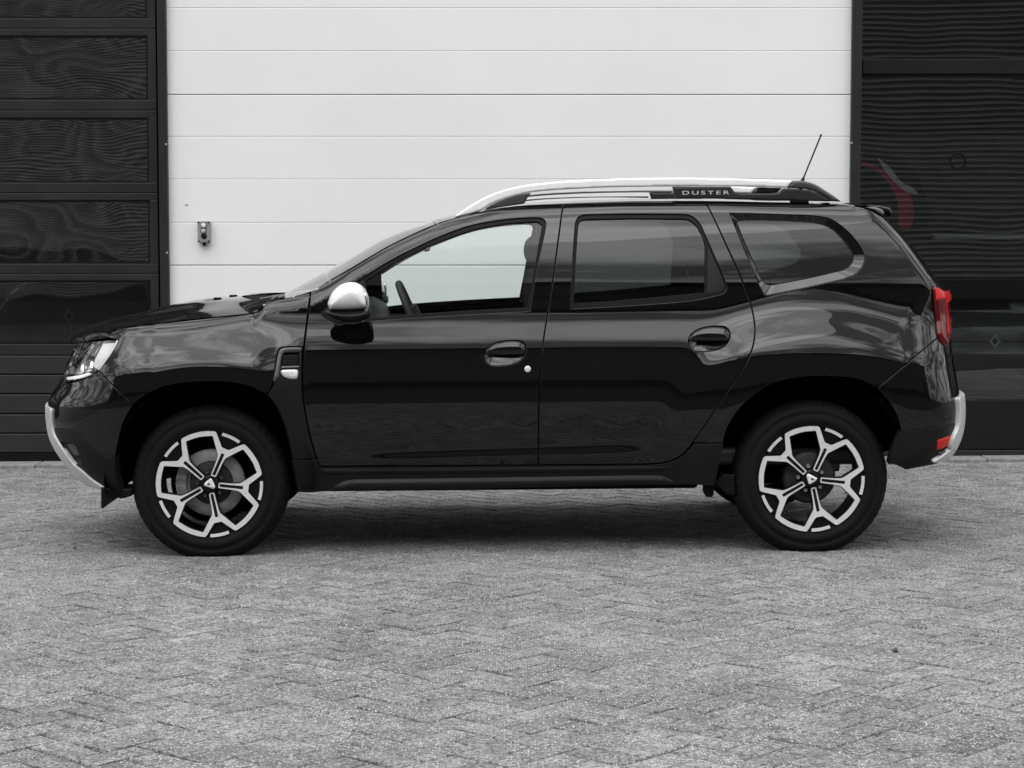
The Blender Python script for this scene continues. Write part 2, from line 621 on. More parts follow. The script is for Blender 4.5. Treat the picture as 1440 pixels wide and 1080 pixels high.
def NORM(a, z):
    h = 2e-3
    da = F(a + h, z) - F(a - h, z); dz = F(a, z + h) - F(a, z - h)
    n = np.cross(da, dz)
    n /= np.maximum(np.linalg.norm(n, axis=-1, keepdims=True), 1e-12)
    return n

_ga, _gz = np.meshgrid(np.arange(A_MIN, 3.2, .018), np.arange(.16, 1.64, .015))
_gz_f, _ga_f = _gz.ravel(), _ga.ravel()
_gp = F(_ga_f, _gz_f); _gn = NORM(_ga_f, _gz_f)
_vis = ((CAM_L - _gp) * _gn).sum(1) > .02
_ga_f, _gz_f, _gp = _ga_f[_vis], _gz_f[_vis], _gp[_vis]
_gpx = project(to_world(_gp))

def az(pts, off=0.0):
    """pixels -> coordinates on the side surface (raised by off)"""
    pts = np.asarray(pts, float)
    def pr(a, z):
        return project(to_world(F(a, z) + NORM(a, z) * off if off else F(a, z)))
    i = [int(np.argmin(((_gpx - p) ** 2).sum(1))) for p in pts]
    a, z = _ga_f[i].copy(), _gz_f[i].copy()
    h = 1e-3
    res = ((pr(a, z) - pts) ** 2).sum(1)
    for _ in range(12):
        if res.max() < 1e-3:
            break
        e = pts - pr(a, z)
        ja = (pr(a + h, z) - pr(a - h, z)) / (2 * h); jz = (pr(a, z + h) - pr(a, z - h)) / (2 * h)
        det = ja[:, 0] * jz[:, 1] - ja[:, 1] * jz[:, 0]
        det = np.where(np.abs(det) < 2000, np.sign(det + 1e-9) * 2000, det)
        sa = np.clip((e[:, 0] * jz[:, 1] - e[:, 1] * jz[:, 0]) / det, -.03, .03)
        sz = np.clip((ja[:, 0] * e[:, 1] - ja[:, 1] * e[:, 0]) / det, -.03, .03)
        for f in (1, .4):
            r2 = ((pr(a + f * sa, z + f * sz) - pts) ** 2).sum(1)
            ok = r2 < res
            a = np.where(ok, a + f * sa, a); z = np.where(ok, z + f * sz, z); res = np.where(ok, r2, res)
    return np.stack([a, z], 1)

class AZ(np.ndarray):
    pass
def raw(pts):
    return np.asarray(pts, float).view(AZ)

def loop(*segs, off=0.0, step=.012):
    """closed outline in surface coordinates out of smooth segments given in pixels"""
    out = []
    for s in segs:
        if isinstance(s, AZ):
            q = np.asarray(s)
        else:
            q = az(cr(s, 6), off)
        q = resample(q, step) if len(q) > 1 else q
        if out and np.linalg.norm(out[-1] - q[0]) < 2e-3:
            q = q[1:]
        out += list(q)
    out = np.array(out)
    if np.linalg.norm(out[0] - out[-1]) < 3e-3:
        out = out[:-1]
    if area2(out) < 0:
        out = out[::-1]
    return out

def mirror_obj(o, parent):
    me = o.data.copy()
    n = len(me.vertices)
    co = np.empty(n * 3); me.vertices.foreach_get('co', co)
    co = co.reshape(-1, 3); co[:, 1] = 2 * YC - co[:, 1]
    faces = [tuple(p.vertices)[::-1] for p in me.polygons]
    nn = None
    if o.get('cn') is not None:
        nn = np.array(o['cn']).reshape(-1, 3); nn[:, 1] *= -1
    me2 = mesh(me.name, co, faces, me.polygons[0].use_smooth, nn)
    for q in o.data.materials:
        me2.materials.append(q)
    bpy.data.meshes.remove(me)
    o2 = bpy.data.objects.new(o.name.split('.')[0], me2)
    C.objects.link(o2)
    o2.parent = parent
    return o2

def panel(name, outer, m, parent, holes=(), off=0.0, gap=.0044, h=.016, flange=.026, far=True, bevel=.0022, far_parent=None):
    """a body panel on the side surface with rolled edges; far=True adds its twin on the other side"""
    outer = shrink(outer, gap) if gap else outer
    holes = [shrink(H, -gap) if gap else H for H in holes]
    P2, T, loops = fill2d(outer, holes, h)
    a, z = P2[:, 0], P2[:, 1]
    N = NORM(a, z)
    o = off(P2, dist_to(P2, [outer] + holes)) if callable(off) else off
    V = F(a, z) + N * (o[:, None] if callable(off) else o)
    V, N = list(V), list(N)
    faces = [tuple(t) for t in T]
    if flange:
        for li, L in enumerate(loops):
            n = len(L)
            pts = np.array([V[i] for i in L]); nn = np.array([N[i] for i in L])
            tan = np.roll(pts, -1, 0) - np.roll(pts, 1, 0)
            out = np.cross(tan, nn)
            out /= np.maximum(np.linalg.norm(out, axis=1, keepdims=True), 1e-9)
            if li > 0:
                out = -out
            s1 = len(V)
            V += list(pts + out * bevel * .7 - nn * bevel * .4); N += list((out + nn) / 1.414)
            V += list(pts + out * bevel - nn * bevel * 1.2); N += list(out)
            V += list(pts + out * bevel - nn * flange); N += list(out)
            rings = [L, list(range(s1, s1 + n)), list(range(s1 + n, s1 + 2 * n)), list(range(s1 + 2 * n, s1 + 3 * n))]
            for A, Bq in zip(rings[:-1], rings[1:]):
                for k in range(n):
                    q = (A[k], Bq[k], Bq[(k + 1) % n], A[(k + 1) % n])
                    faces.append(q if li == 0 else q[::-1])
    if callable(off):
        me = mesh(name, V, faces, True)
        ob = link(name, me, m, parent)
    else:
        me = mesh(name, V, faces, True, N)
        ob = link(name, me, m, parent)
        ob['cn'] = np.array(N).ravel().tolist()
    o2 = mirror_obj(ob, far_parent or parent) if far else None
    if 'cn' in ob:
        del ob['cn']
    return (ob, o2) if far else ob

def strip(name, outer, inner, m, parent, off0, off1, far=True, wrap=True):
    """slanting band between two outlines of equal length"""
    n = len(outer)
    V = list(F(outer[:, 0], outer[:, 1]) + NORM(outer[:, 0], outer[:, 1]) * off0)
    V += list(F(inner[:, 0], inner[:, 1]) + NORM(inner[:, 0], inner[:, 1]) * off1)
    f = []
    for k in range(n if wrap else n - 1):
        k2 = (k + 1) % n
        f.append((k, k2, n + k2, n + k))
    me = mesh(name, V, f, True)
    bm = bmesh.new(); bm.from_mesh(me); bmesh.ops.recalc_face_normals(bm, faces=bm.faces); bm.to_mesh(me); bm.free()
    ob = link(name, me, m, parent)
    if far:
        mirror_obj(ob, parent)
    return ob

def pillow_mesh(name, outline, yc, hw, r, h=None, px=True, dome=None):
    """rounded slab: outline in the lengthwise plane, half width hw, edges rounded by r"""
    if px:
        outline = np.array([car_y(a, b, yc)[[0, 2]] for a, b in outline])
    outline = np.asarray(outline, float)
    if area2(outline) < 0:
        outline = outline[::-1]
    ext = (outline.max(0) - outline.min(0)).max()
    h = h or max(.006, min(r * .5, ext / 14))
    outline = resample(outline, min(h, .02), True)
    inner = shrink(outline, r * .35) if r > h * 1.5 else outline
    P2, T, loops = fill2d(outline, [], h)
    d = dist_to(P2, [outline])
    t = np.clip(d / r, 0, 1)
    w = hw - r + r * np.sqrt(np.maximum(0, 1 - (1 - t) ** 2))
    if hw - r < 1e-6:
        w = np.maximum(w, 0)
    n = len(P2)
    V = [(p[0], yc - q, p[1]) for p, q in zip(P2, w)] + [(p[0], yc + q, p[1]) for p, q in zip(P2, w)]
    f = [tuple(t3) for t3 in T] + [tuple(i + n for i in t3[::-1]) for t3 in T]
    L = loops[0]
    if hw - r >= 1e-6:
        k = len(L)
        for i in range(k):
            a, b = L[i], L[(i + 1) % k]
            f.append((b, a, a + n, b + n))
    me = mesh(name, V, f, True)
    if hw - r < 1e-6:
        bm = bmesh.new(); bm.from_mesh(me); bmesh.ops.remove_doubles(bm, verts=bm.verts, dist=1e-5); bm.to_mesh(me); bm.free()
    return me

def pillow(name, outline, yc, hw, r, m, parent, far=False, **kw):
    ob = link(name, pillow_mesh(name, outline, yc, hw, r, **kw), m, parent)
    if far:
        mirror_obj(ob, parent)
    return ob

def cross_loft(name, edge, centre, m, parent, nv=24, g=2.0, hz=2.0, ridge=None, thick=.0):
    """skin from the near edge over the middle line to the far edge"""
    n = len(edge)
    V, f = [], []
    vs = np.concatenate([np.linspace(0, 1, nv), 2 - np.linspace(0, 1, nv)[::-1][1:]])
    m_ = len(vs)
    for i in range(n):
        for v in vs:
            s = min(v, 2 - v)
            gx, gz = 1 - (1 - s) ** g, 1 - (1 - s) ** hz
            p = np.array([edge[i][0] + (centre[i][0] - edge[i][0]) * gx,
                          edge[i][1] + (YC - edge[i][1]) * s,
                          edge[i][2] + (centre[i][2] - edge[i][2]) * gz])
            if ridge is not None:
                p[2] += ridge(s, i / (n - 1))
            if v > 1:
                p[1] = 2 * YC - p[1]
            V.append(p)
    for i in range(n - 1):
        for k in range(m_ - 1):
            a = i * m_ + k
            f.append((a, a + m_, a + m_ + 1, a + 1))
    me = mesh(name, V, f, True)
    ob = link(name, me, m, parent)
    return ob

def text_obj(name, s, width, height, m, parent=None, depth=.002, bold=.0):
    cu = bpy.data.curves.new(name, 'FONT')
    cu.body = s
    cu.align_x = 'CENTER'; cu.align_y = 'CENTER'
    cu.extrude = 1.0
    cu.offset = bold
    cu.space_character = 1.35
    o = bpy.data.objects.new(name, cu)
    C.objects.link(o)
    bpy.context.view_layer.update()
    me = bpy.data.meshes.new_from_object(o.evaluated_get(bpy.context.evaluated_depsgraph_get()))
    bpy.data.objects.remove(o); bpy.data.curves.remove(cu)
    n = len(me.vertices); co = np.empty(n * 3); me.vertices.foreach_get('co', co); co = co.reshape(-1, 3)
    lo, hi = co.min(0), co.max(0)
    co = (co - (lo + hi) / 2) / np.maximum(hi - lo, 1e-9)
    # lettering stands upright in x-z and faces -y
    out = np.stack([co[:, 0] * width, -co[:, 2] * depth, co[:, 1] * height], 1)
    me.vertices.foreach_set('co', out.ravel()); me.update()
    me.name = name
    me.materials.clear()
    return link(name, me, m, parent)

# ------------------------------------------------------------------ the yard
def gz(x):
    return math.tan(SLOPE) * x

WALL_Y = float(at_ground(720, 648)[1])

def wall(px, py, y=None):
    p = at_y(px, py, WALL_Y if y is None else y)
    return float(p[0]), float(p[2])

M_GROUND = mottle(mat('yard_sand', .13, .95, spec=.2), .07, .18, 9, 9, bump=.6, bump_scale=300)

def paver_material():
    m = mat('concrete_paver', .25, .88, spec=.25)
    geo = nd(m, 'ShaderNodeNewGeometry')
    att = nd(m, 'ShaderNodeAttribute', attribute_name='tone')
    big = nd(m, 'ShaderNodeTexNoise', Scale=1.1, Detail=5, Roughness=.6)
    mid = nd(m, 'ShaderNodeTexNoise', Scale=14, Detail=6, Roughness=.65)
    fine = nd(m, 'ShaderNodeTexNoise', Scale=80, Detail=6, Roughness=.8)
    grit = nd(m, 'ShaderNodeTexVoronoi', Scale=105)
    hole = nd(m, 'ShaderNodeTexVoronoi', Scale=95)
    for n in (big, mid, fine, grit, hole):
        wire(m, geo.outputs['Position'], n.inputs['Vector'])
    def mr(src, a, b, c, d):
        r = nd(m, 'ShaderNodeMapRange')
        for k, v in zip(('From Min', 'From Max', 'To Min', 'To Max'), (a, b, c, d)):
            r.inputs[k].default_value = v
        wire(m, src, r.inputs['Value'])
        return r.outputs[0]
    def mul(a, b):
        n = nd(m, 'ShaderNodeMath', operation='MULTIPLY')
        wire(m, a, n.inputs[0]); wire(m, b, n.inputs[1])
        return n.outputs[0]
    v = mul(mr(big.outputs['Fac'], .3, .7, .76, 1.2), mr(mid.outputs['Fac'], .28, .72, .66, 1.34))
    v = mul(v, mr(fine.outputs['Fac'], .36, .64, .22, 1.78))
    v = mul(v, mr(att.outputs['Fac'], 0, 1, .84, 1.14))
    hs = nd(m, 'ShaderNodeSeparateColor'); wire(m, hole.outputs['Color'], hs.inputs[0])
    hmx = nd(m, 'ShaderNodeMath', operation='MAXIMUM'); wire(m, mr(hole.outputs['Distance'], .16, .40, .22, 1.0), hmx.inputs[0]); wire(m, mr(hs.outputs[1], .30, .34, 0, 1), hmx.inputs[1])
    v = mul(v, hmx.outputs[0])
    rnd = nd(m, 'ShaderNodeSeparateColor'); wire(m, grit.outputs['Color'], rnd.inputs[0])
    few = mr(rnd.outputs[0], .60, .62, 0, 1)
    pat = nd(m, 'ShaderNodeTexNoise', Scale=5.5, Detail=4, Roughness=.6)
    wire(m, geo.outputs['Position'], pat.inputs['Vector'])
    few = mul(few, mr(pat.outputs['Fac'], .40, .58, .35, 1.0))
    spot = mul(mr(grit.outputs['Distance'], .25, .42, 1, 0), few)
    base = nd(m, 'ShaderNodeMath', operation='MULTIPLY'); wire(m, v, base.inputs[0]); base.inputs[1].default_value = .18
    mix = nd(m, 'ShaderNodeMix', data_type='FLOAT')
    wire(m, spot, mix.inputs[0]); wire(m, base.outputs[0], mix.inputs[2]); mix.inputs[3].default_value = .56
    wire(m, mix.outputs[0], bsdf(m).inputs['Base Color'])
    bp = nd(m, 'ShaderNodeBump', Strength=.9, Distance=.003)
    wire(m, fine.outputs['Fac'], bp.inputs['Height'])
    wire(m, bp.outputs[0], bsdf(m).inputs['Normal'])
    return m
M_PAVER = paver_material()

def set_tone(me, vals):
    at = me.attributes.new('tone', 'FLOAT', 'POINT')
    at.data.foreach_set('value', np.asarray(vals, np.float32))

# ground sheet out to the horizon, sand under the stones
g = 400
gv = [(-g, -g, gz(-30) - .0095), (-30, -g, gz(-30) - .0095), (30, -g, gz(30) - .0095), (g, -g, gz(30) - .012),
      (-g, g, gz(-30) - .0095), (-30, g, gz(-30) - .0095), (30, g, gz(30) - .0095), (g, g, gz(30) - .0095)]
ground = struct(link('ground', mesh('ground', gv, [(0, 1, 5, 4), (1, 2, 6, 5), (2, 3, 7, 6)]), M_GROUND))

# herringbone stones
BW = .1055
def brick_shape(seed):
    r = np.random.default_rng(seed)
    L, W, T = BW * 2 - .005, BW - .005, .08
    e = .0045
    def ring(l, w, z, j):
        q = []
        for (sx, sy) in ((-1, -1), (0, -1), (1, -1), (1, 1), (0, 1), (-1, 1)):
            q.append((sx * l / 2 + r.normal(0, j), sy * w / 2 + r.normal(0, j), z + r.normal(0, j * .35)))
        return q
    v = ring(L, W, -T, 0) + ring(L, W, -e, .0009) + ring(L - e * 1.5, W - e * 1.5, 0, .0012)
    f = []
    for s in (0, 6):
        for k in range(6):
            f.append((s + k, s + (k + 1) % 6, s + 6 + (k + 1) % 6, s + 6 + k))
    f.append((12, 13, 16, 17)); f.append((13, 14, 15, 16))
    return np.array(v), f
SHAPES = [brick_shape(100 + i) for i in range(8)]
bricks = []
ROT = R(45.0 + 1.5)
cs, sn = math.cos(ROT), math.sin(ROT)
PAVE_Y1 = WALL_Y - .34
for i in range(-140, 140):
    for j in range(-140, 140):
        c = (i - j) % 4
        if c == 0:
            u, v, rot = (i + 1) * BW, (j + .5) * BW, ROT
        elif c == 3:
            u, v, rot = (i + .5) * BW, (j + 1) * BW, ROT + math.pi / 2
        else:
            continue
        x, y = u * cs - v * sn, u * sn + v * cs - 1.2
        if abs(x) > 6.2 or y > PAVE_Y1 + .06 or y < -4.6:
            continue
        bricks.append((x, y, rot))
bp_ = np.array([(b[0], b[1], gz(b[0])) for b in bricks])
pp = project(bp_)
inview = (pp[:, 0] > 5) & (pp[:, 0] < 1435) & (pp[:, 1] < 1074)
order = np.argsort(np.where(inview, np.linalg.norm(bp_ - CAM, axis=1), 1e9))
singles = set(order[:300].tolist())
paving = empty('paving')
struct(paving)
brick_me = []
for i, (v, f) in enumerate(SHAPES):
    me = mesh('brick', v, f); me.materials.append(M_PAVER)
    set_tone(me, [(i + .5) / 8] * len(v)); brick_me.append(me)
AV, AFc, AT = [], [], []
nV = 0
for k, (x, y, rot) in enumerate(bricks):
    big = .0025 * math.sin(x * 1.3 + 1) * math.sin(y * 1.1) + .0012 * math.sin(x * 3.1 + y * 2.3)
    dz = big + rng.normal(0, .0012)
    tx, ty = rng.normal(0, .006, 2)
    s = int(rng.integers(8))
    yaw = rot + rng.normal(0, .012) + (math.pi if rng.random() < .5 else 0)
    if k in singles:
        o = link('brick', brick_me[s], None, paving)
        o.location = (x, y, gz(x) + dz)
        o.rotation_euler = (tx, ty, yaw)
    else:
        v, f = SHAPES[s]
        c1, s1 = math.cos(yaw), math.sin(yaw)
        q = np.stack([v[:, 0] * c1 - v[:, 1] * s1 + x, v[:, 0] * s1 + v[:, 1] * c1 + y, v[:, 2] + gz(x) + dz + tx * v[:, 1] + ty * v[:, 0]], 1)
        AV.append(q); AFc.append([tuple(i + nV for i in t) for t in f]); AT += [rng.random()] * len(v)
        nV += len(v)
me = mesh('brick_field', np.vstack(AV), [t for fs in AFc for t in fs])
set_tone(me, AT)
bf = struct(link('brick_field', me, M_PAVER, paving), 'stuff')

M_ASPH = mottle(mat('asphalt', .045, .9, spec=.2), .035, .055, 30, 8, bump=.5, bump_scale=300)
sv = [(-60, -400, gz(-60) - .001), (60, -400, gz(60) - .001), (60, -4.72, gz(60) - .001), (-60, -4.72, gz(-60) - .001)]
struct(link('street', mesh('street', sv, [(0, 1, 2, 3)]), M_ASPH))

# grit lying on the stones
gv, gf = [], []
ng = 26000
gx = rng.uniform(-3.6, 3.6, ng); gy = np.where(np.arange(ng) % 9 == 0, PAVE_Y1 + .05 - np.abs(rng.normal(0, .10, ng)), rng.uniform(-4.2, PAVE_Y1, ng)); gs = np.minimum(np.abs(rng.normal(0, .0017, ng)) + .0012, .0042)
for k in range(ng):
    s = gs[k]; b = len(gv)
    th = rng.uniform(0, 6.28)
    for (dx, dy, dz) in ((1, 0, 0), (-.6, .8, 0), (-.5, -.9, 0), (0.1, 0, .8)):
        gv.append((gx[k] + s * (dx * math.cos(th) - dy * math.sin(th)), gy[k] + s * (dx * math.sin(th) + dy * math.cos(th)), gz(gx[k]) + .001 + s * dz))
    gf += [(b, b + 1, b + 3), (b + 1, b + 2, b + 3), (b + 2, b, b + 3)]
M_GRIT = mottle(mat('grit', .35, .8), .16, .62, 40, 2)
struct(link('grit', mesh('grit', gv, gf), M_GRIT), 'stuff')

# kerb along the wall: long concrete kerbstones, then a row of slabs
M_KERB = mottle(mat('kerb_concrete', .22, .9, spec=.25), .15, .29, 30, 8, bump=.6, bump_scale=250)
kerb = struct(empty('kerb'))
ky0, ky1 = WALL_Y - .20, WALL_Y + .12
x = -6.0
km = MB(); km.box(0, .994, ky0 + .006, ky1, -.12, .012, .006); kme = km.mesh('kerbstone'); kme.materials.append(M_KERB)
sm_ = MB(); sm_.box(0, .296, ky0 - .146, ky0 - .004, -.1, .001, .005); sme = sm_.mesh('slab'); sme.materials.append(M_KERB)
for k in range(12):
    o = link('kerbstone', kme, None, kerb, (x + k, 0, gz(x + k + .5) + rng.normal(0, .002)))
    o.rotation_euler = (0, -SLOPE + rng.normal(0, .001), 0)
for k in range(40):
    xx = -6 + k * .3
    o = link('slab', sme, None, kerb, (xx, 0, gz(xx + .15) + rng.normal(0, .0025)))
    o.rotation_euler = (rng.normal(0, .01), -SLOPE + rng.normal(0, .006), 0)

# two loose bits of grit big enough to see
for (px, py, s, lab) in ((1259, 917, .012, 'small dark pebble lying on the paving at the lower right'),
                         (105, 772, .009, 'tiny dark scrap on the paving left of the front tyre')):
    p = at_ground(px, py)
    bm = bmesh.new(); bmesh.ops.create_icosphere(bm, subdivisions=2, radius=s)
    for v in bm.verts:
        v.co *= 1 + .4 * math.sin(v.co.x * 300 + 1) * math.cos(v.co.y * 260); v.co.z *= .6
    me = bpy.data.meshes.new('pebble'); bm.to_mesh(me); bm.free()
    o = link('pebble', me, mottle(mat('pebble', .05, .8), .03, .08, 80), None, (p[0], p[1], p[2] + s * .5))
    tag(o, lab, 'pebble')

# ------------------------------------------------------------------ showroom front
M_PANEL = mottle(mat('white_wall_panel', .82, .42), .80, .84, 1.2, 5, (.38, .5), .05, 60)
M_ANTH = mottle(mat('anthracite_metal', .015, .42, spec=.35), .013, .017, 3, 4, (.36, .5), .08, 300)
M_ANTH2 = mottle(mat('anthracite_slat', .018, .45, spec=.35), .016, .021, 2, 4, (.4, .55), .08, 300)
M_BACK = mat('dark_wall', .02, .9)
M_SHOPGLASS = glass('shop_glass', (.76, .78, .78), 1.7, 0, (1.2, .0012))
M_DOORGLASS = glass('door_glass', (.76, .78, .78), 2.1, 0, (1.7, .0035))

showroom = tag(empty('showroom', None, (0, WALL_Y, 0)), 'dark framed showroom with white panel wall behind the parked black car', 'building')
def sbox(name, m, parent, x0, x1, y0, y1, z0, z1, ch=.003):
    b = MB(); b.box(x0, x1, y0, y1, z0, z1, ch)
    o = b.build(name, m, parent)
    o.location = (0, -WALL_Y, 0) if parent is showroom else (0, 0, 0)
    return o
TOP = 3.62
def glazing(name, x0, x1, z0, z1, y, m, parent, sag, base_parent):
    """sealed double pane: outer sheet bows out, inner sheet bows in"""
    V, f = [], []
    nx, nz = max(8, int((x1 - x0) / .12)), 14
    for (yy, sg) in ((y, -1.0), (y + .016, .8)):
        b0 = len(V)
        for i in range(nx + 1):
            for k in range(nz + 1):
                u, w = i / nx * 2 - 1, k / nz * 2 - 1
                V.append((x0 + (x1 - x0) * i / nx, yy + sg * sag * (1 - u ** 4) * (1 - w * w), z0 + (z1 - z0) * k / nz))
        for i in range(nx):
            for k in range(nz):
                a = b0 + i * (nz + 1) + k
                f.append((a, a + nz + 1, a + nz + 2, a + 1))
    return link(name, mesh(name, V, f, True), m, parent)
xL, _ = wall(236.5, 300); xR, _ = wall(1195, 300)
back = sbox('wall', M_BACK, showroom, xL - .05, xR + .05, WALL_Y + .05, WALL_Y + .2, -.1, TOP, 0)
seams = [433.5, 373, 313, 252, 192, 133, 71.5]
step_px = 60.3
while seams[0] < 660:
    seams.insert(0, seams[0] + step_px)
while seams[-1] > -330:
    seams.append(seams[-1] - step_px)
for k in range(len(seams) - 1):
    z0, z1 = wall(720, seams[k])[1], wall(720, seams[k + 1])[1]
    near_ = lambda p: min(abs(p - 133), abs(p - 373), abs(p + 107)) < 3
    b = MB(); b.box(xL, xR, WALL_Y, WALL_Y + .045, z0 + (.0022 if near_(seams[k]) else .0002), z1 - (.0022 if near_(seams[k + 1]) else .0002), .0042)
    b.build('wall_panel', M_PANEL, back)

def jamb(px0, px1, y0, y1):
    xa, xb = wall(px0, 300, y0)[0], wall(px1, 300, y0)[0]
    return sbox('door_jamb', M_ANTH, showroom, xa, xb, y0, y1, -.02, TOP)
jL = jamb(224, 236.2, WALL_Y - .045, WALL_Y + .1)
jR = jamb(1195.6, 1209.5, WALL_Y - .045, WALL_Y + .1)
for (px, py, j) in ((233.3, 203, jL), (235, 355.5, jL), (1197.5, 201, jR)):
    xx, zz = wall(px, py, WALL_Y - .045)
    b = MB(); b.lathe([(.0001, 0), (.006, .0005), (.008, .004), (.008, .006)], xx, zz, 12, 1, WALL_Y - .049)
    b.build('bolt', M_STEEL, j)

# left: glazed sectional door
sdoor = sbox('sectional_door', M_DARK, showroom, -6.4, wall(223, 300)[0], WALL_Y + .075, WALL_Y + .1, TOP - .1, TOP, 0)
dx0 = -6.4
gl_r = wall(210.5, 300)[0]; st_r = wall(222, 300)[0]
pane_rows = [(140.5, 26), (257, 165), (371, 281.5), (484, 394.5)]
rails = [(165, 140.5), (281.5, 257), (394.5, 371), (499.5, 484)]
zz = pane_rows
pitch_px = 117.0
rows = [(484, 394.5), (371, 281.5), (257, 165.5), (140.5, 50), (26, -65), (-89, -180)]
yy0, yy1 = WALL_Y, WALL_Y + .04
for (pb, pt) in rows:
    z0, z1 = wall(100, pb)[1], wall(100, pt)[1]
    glazing('glass_pane', dx0 + 2.6, gl_r, z0, z1, WALL_Y + .020, M_DOORGLASS, sdoor, .0016 + .0007 * (len(sdoor.children) % 3), None)
    glazing('glass_pane', dx0, dx0 + 2.56, z0, z1, WALL_Y + .020, M_DOORGLASS, sdoor, .0018, None)
    # rubber bead round the pane
    b = MB(); b.box(dx0, gl_r, yy0 + .006, WALL_Y + .017, z0, z0 + .012); b.box(dx0, gl_r, yy0 + .006, WALL_Y + .017, z1 - .012, z1)
    b.box(gl_r - .012, gl_r, yy0 + .006, WALL_Y + .017, z0 + .0125, z1 - .0125)
    b.build('glazing_bead', M_RUBBER, sdoor)
edges_ = [499.5] + [v for r_ in rows for v in r_] + [-205]
for k in range(0, len(edges_), 2):
    pb, pt = edges_[k], edges_[k + 1]
    z0, z1 = wall(100, pb)[1], wall(100, pt)[1]
    mid = z0 + (z1 - z0) * .42
    if k == 0:
        b = MB(); b.box(dx0, st_r, yy0, yy1, z0 + .002, z1, .003); b.build('rail', M_ANTH, sdoor)
    else:
        b = MB(); b.box(dx0, st_r, yy0, yy1, z0, mid - .002, .003); b.build('rail', M_ANTH, sdoor)
        b = MB(); b.box(dx0, st_r, yy0, yy1, mid + .002, z1, .003); b.build('rail', M_ANTH, sdoor)
for (pb, pt) in rows:
    z0, z1 = wall(100, pb)[1], wall(100, pt)[1]
    b = MB(); b.box(gl_r, st_r, yy0 + .001, yy1, z0, z1, .003); b.build('stile', M_ANTH, sdoor)
sl = [499.5, 526.7, 554, 582, 609.4, 637]
for a_, b_ in zip(sl[1:], sl[:-1]):
    z0, z1 = wall(100, a_)[1], wall(100, b_)[1]
    b = MB(); b.box(dx0, st_r, yy0 + .002, yy1, z0 + .003, z1 - .003, .006); b.build('slat', M_ANTH2, sdoor)
b = MB(); b.box(dx0, st_r, yy0 + .01, yy1, wall(100, 648)[1] - .01, wall(100, 637)[1] - .002, .004); b.build('bottom_seal', M_RUBBER, sdoor)

# right: display window
dwin = sbox('display_window', M_ANTH, showroom, wall(1209.8, 300)[0], 6.4, WALL_Y - .005, WALL_Y + .07, wall(1300, 645)[1] - .03, wall(1300, 633)[1], .004)
x0 = wall(1210, 300)[0]
b = MB(); b.box(x0, 6.4, WALL_Y, WALL_Y + .06, wall(1300, 632)[1], wall(1300, 563)[1], .003); b.build('plinth_panel', mottle(mat('plinth_black', .008, .5, spec=.2), .006, .010, 5), dwin)
b = MB(); b.box(x0, 6.4, WALL_Y - .012, WALL_Y + .06, wall(1300, 104)[1], wall(1300, 83)[1], .004); b.build('transom', mottle(mat('transom_black', .008, .5, spec=.2), .006, .010, 9), dwin)
b = MB(); b.box(x0 + .001, 6.4, WALL_Y + .022, WALL_Y + .03, wall(1300, 562.5)[1], wall(1300, 104.5)[1]); b.build('glass_pane', M_SHOPGLASS, dwin)
b = MB(); b.box(x0 + .001, 6.4, WALL_Y + .022, WALL_Y + .03, wall(1300, 82.5)[1], TOP - .2); b.build('glass_pane', M_SHOPGLASS, dwin)
b = MB(); b.box(x0, 6.4, WALL_Y, WALL_Y + .06, wall(1300, 105.8)[1] - .004, wall(1300, 104.6)[1], 0); b.build('glazing_bead', M_RUBBER, dwin)
sx, sz = wall(1348, 227)
b = MB(); b.lathe([(.040, -.0005), (.040, .0012), (.055, .0012), (.055, -.0005)], sx, sz, 40, -1, WALL_Y + .0215); b.build('ring_sticker', M_RUBBER, dwin)

# shell of the hall behind the glass
sbox('roof', M_BACK, showroom, -8, 8, WALL_Y + .11, WALL_Y + 7, TOP, TOP + .3, 0)
sbox('fascia', M_ANTH, showroom, -8, 8, WALL_Y - .03, WALL_Y + .1, TOP + .002, TOP + .7, .01)
sbox('rear_wall', mat('showroom_rear_wall', .10, .9), showroom, -8, 8, WALL_Y + 7, WALL_Y + 7.2, -.1, TOP, 0)
sbox('side_wall', M_BACK, showroom, -8.2, -8.002, WALL_Y + .11, WALL_Y + 7, -.1, TOP, 0)
sbox('side_wall', M_BACK, showroom, 8.002, 8.2, WALL_Y + .11, WALL_Y + 7, -.1, TOP, 0)
sbox('end_wall', M_ANTH, showroom, -8.2, -6.41, WALL_Y, WALL_Y + .1, -.1, TOP - .002, .004)
sbox('end_wall', M_ANTH, showroom, 6.41, 8.2, WALL_Y, WALL_Y + .1, -.1, TOP - .002, .004)
fl = MB(); fl.box(-8, 8, WALL_Y + .125, WALL_Y + 7, -.02, .016)
struct(fl.build('showroom_floor', mottle(mat('floor_tile', .12, .25), .10, .14, 3)))
sbox('shelf_edge', mat('pale_beam', .6, .6), showroom, wall(1312, 330, WALL_Y + .25)[0], 6.4, WALL_Y + .22, WALL_Y + .32, wall(1380, 337, WALL_Y + .22)[1], wall(1380, 328.5, WALL_Y + .22)[1], .01)

sc_ = MB(); sc_.box(wall(260, 287)[0], wall(265, 289)[0], WALL_Y - .0012, WALL_Y + .0005, wall(262, 289.2)[1], wall(262, 287.4)[1]); so_ = sc_.build('scuff', mat('scuff_grey', .3, .7), back)
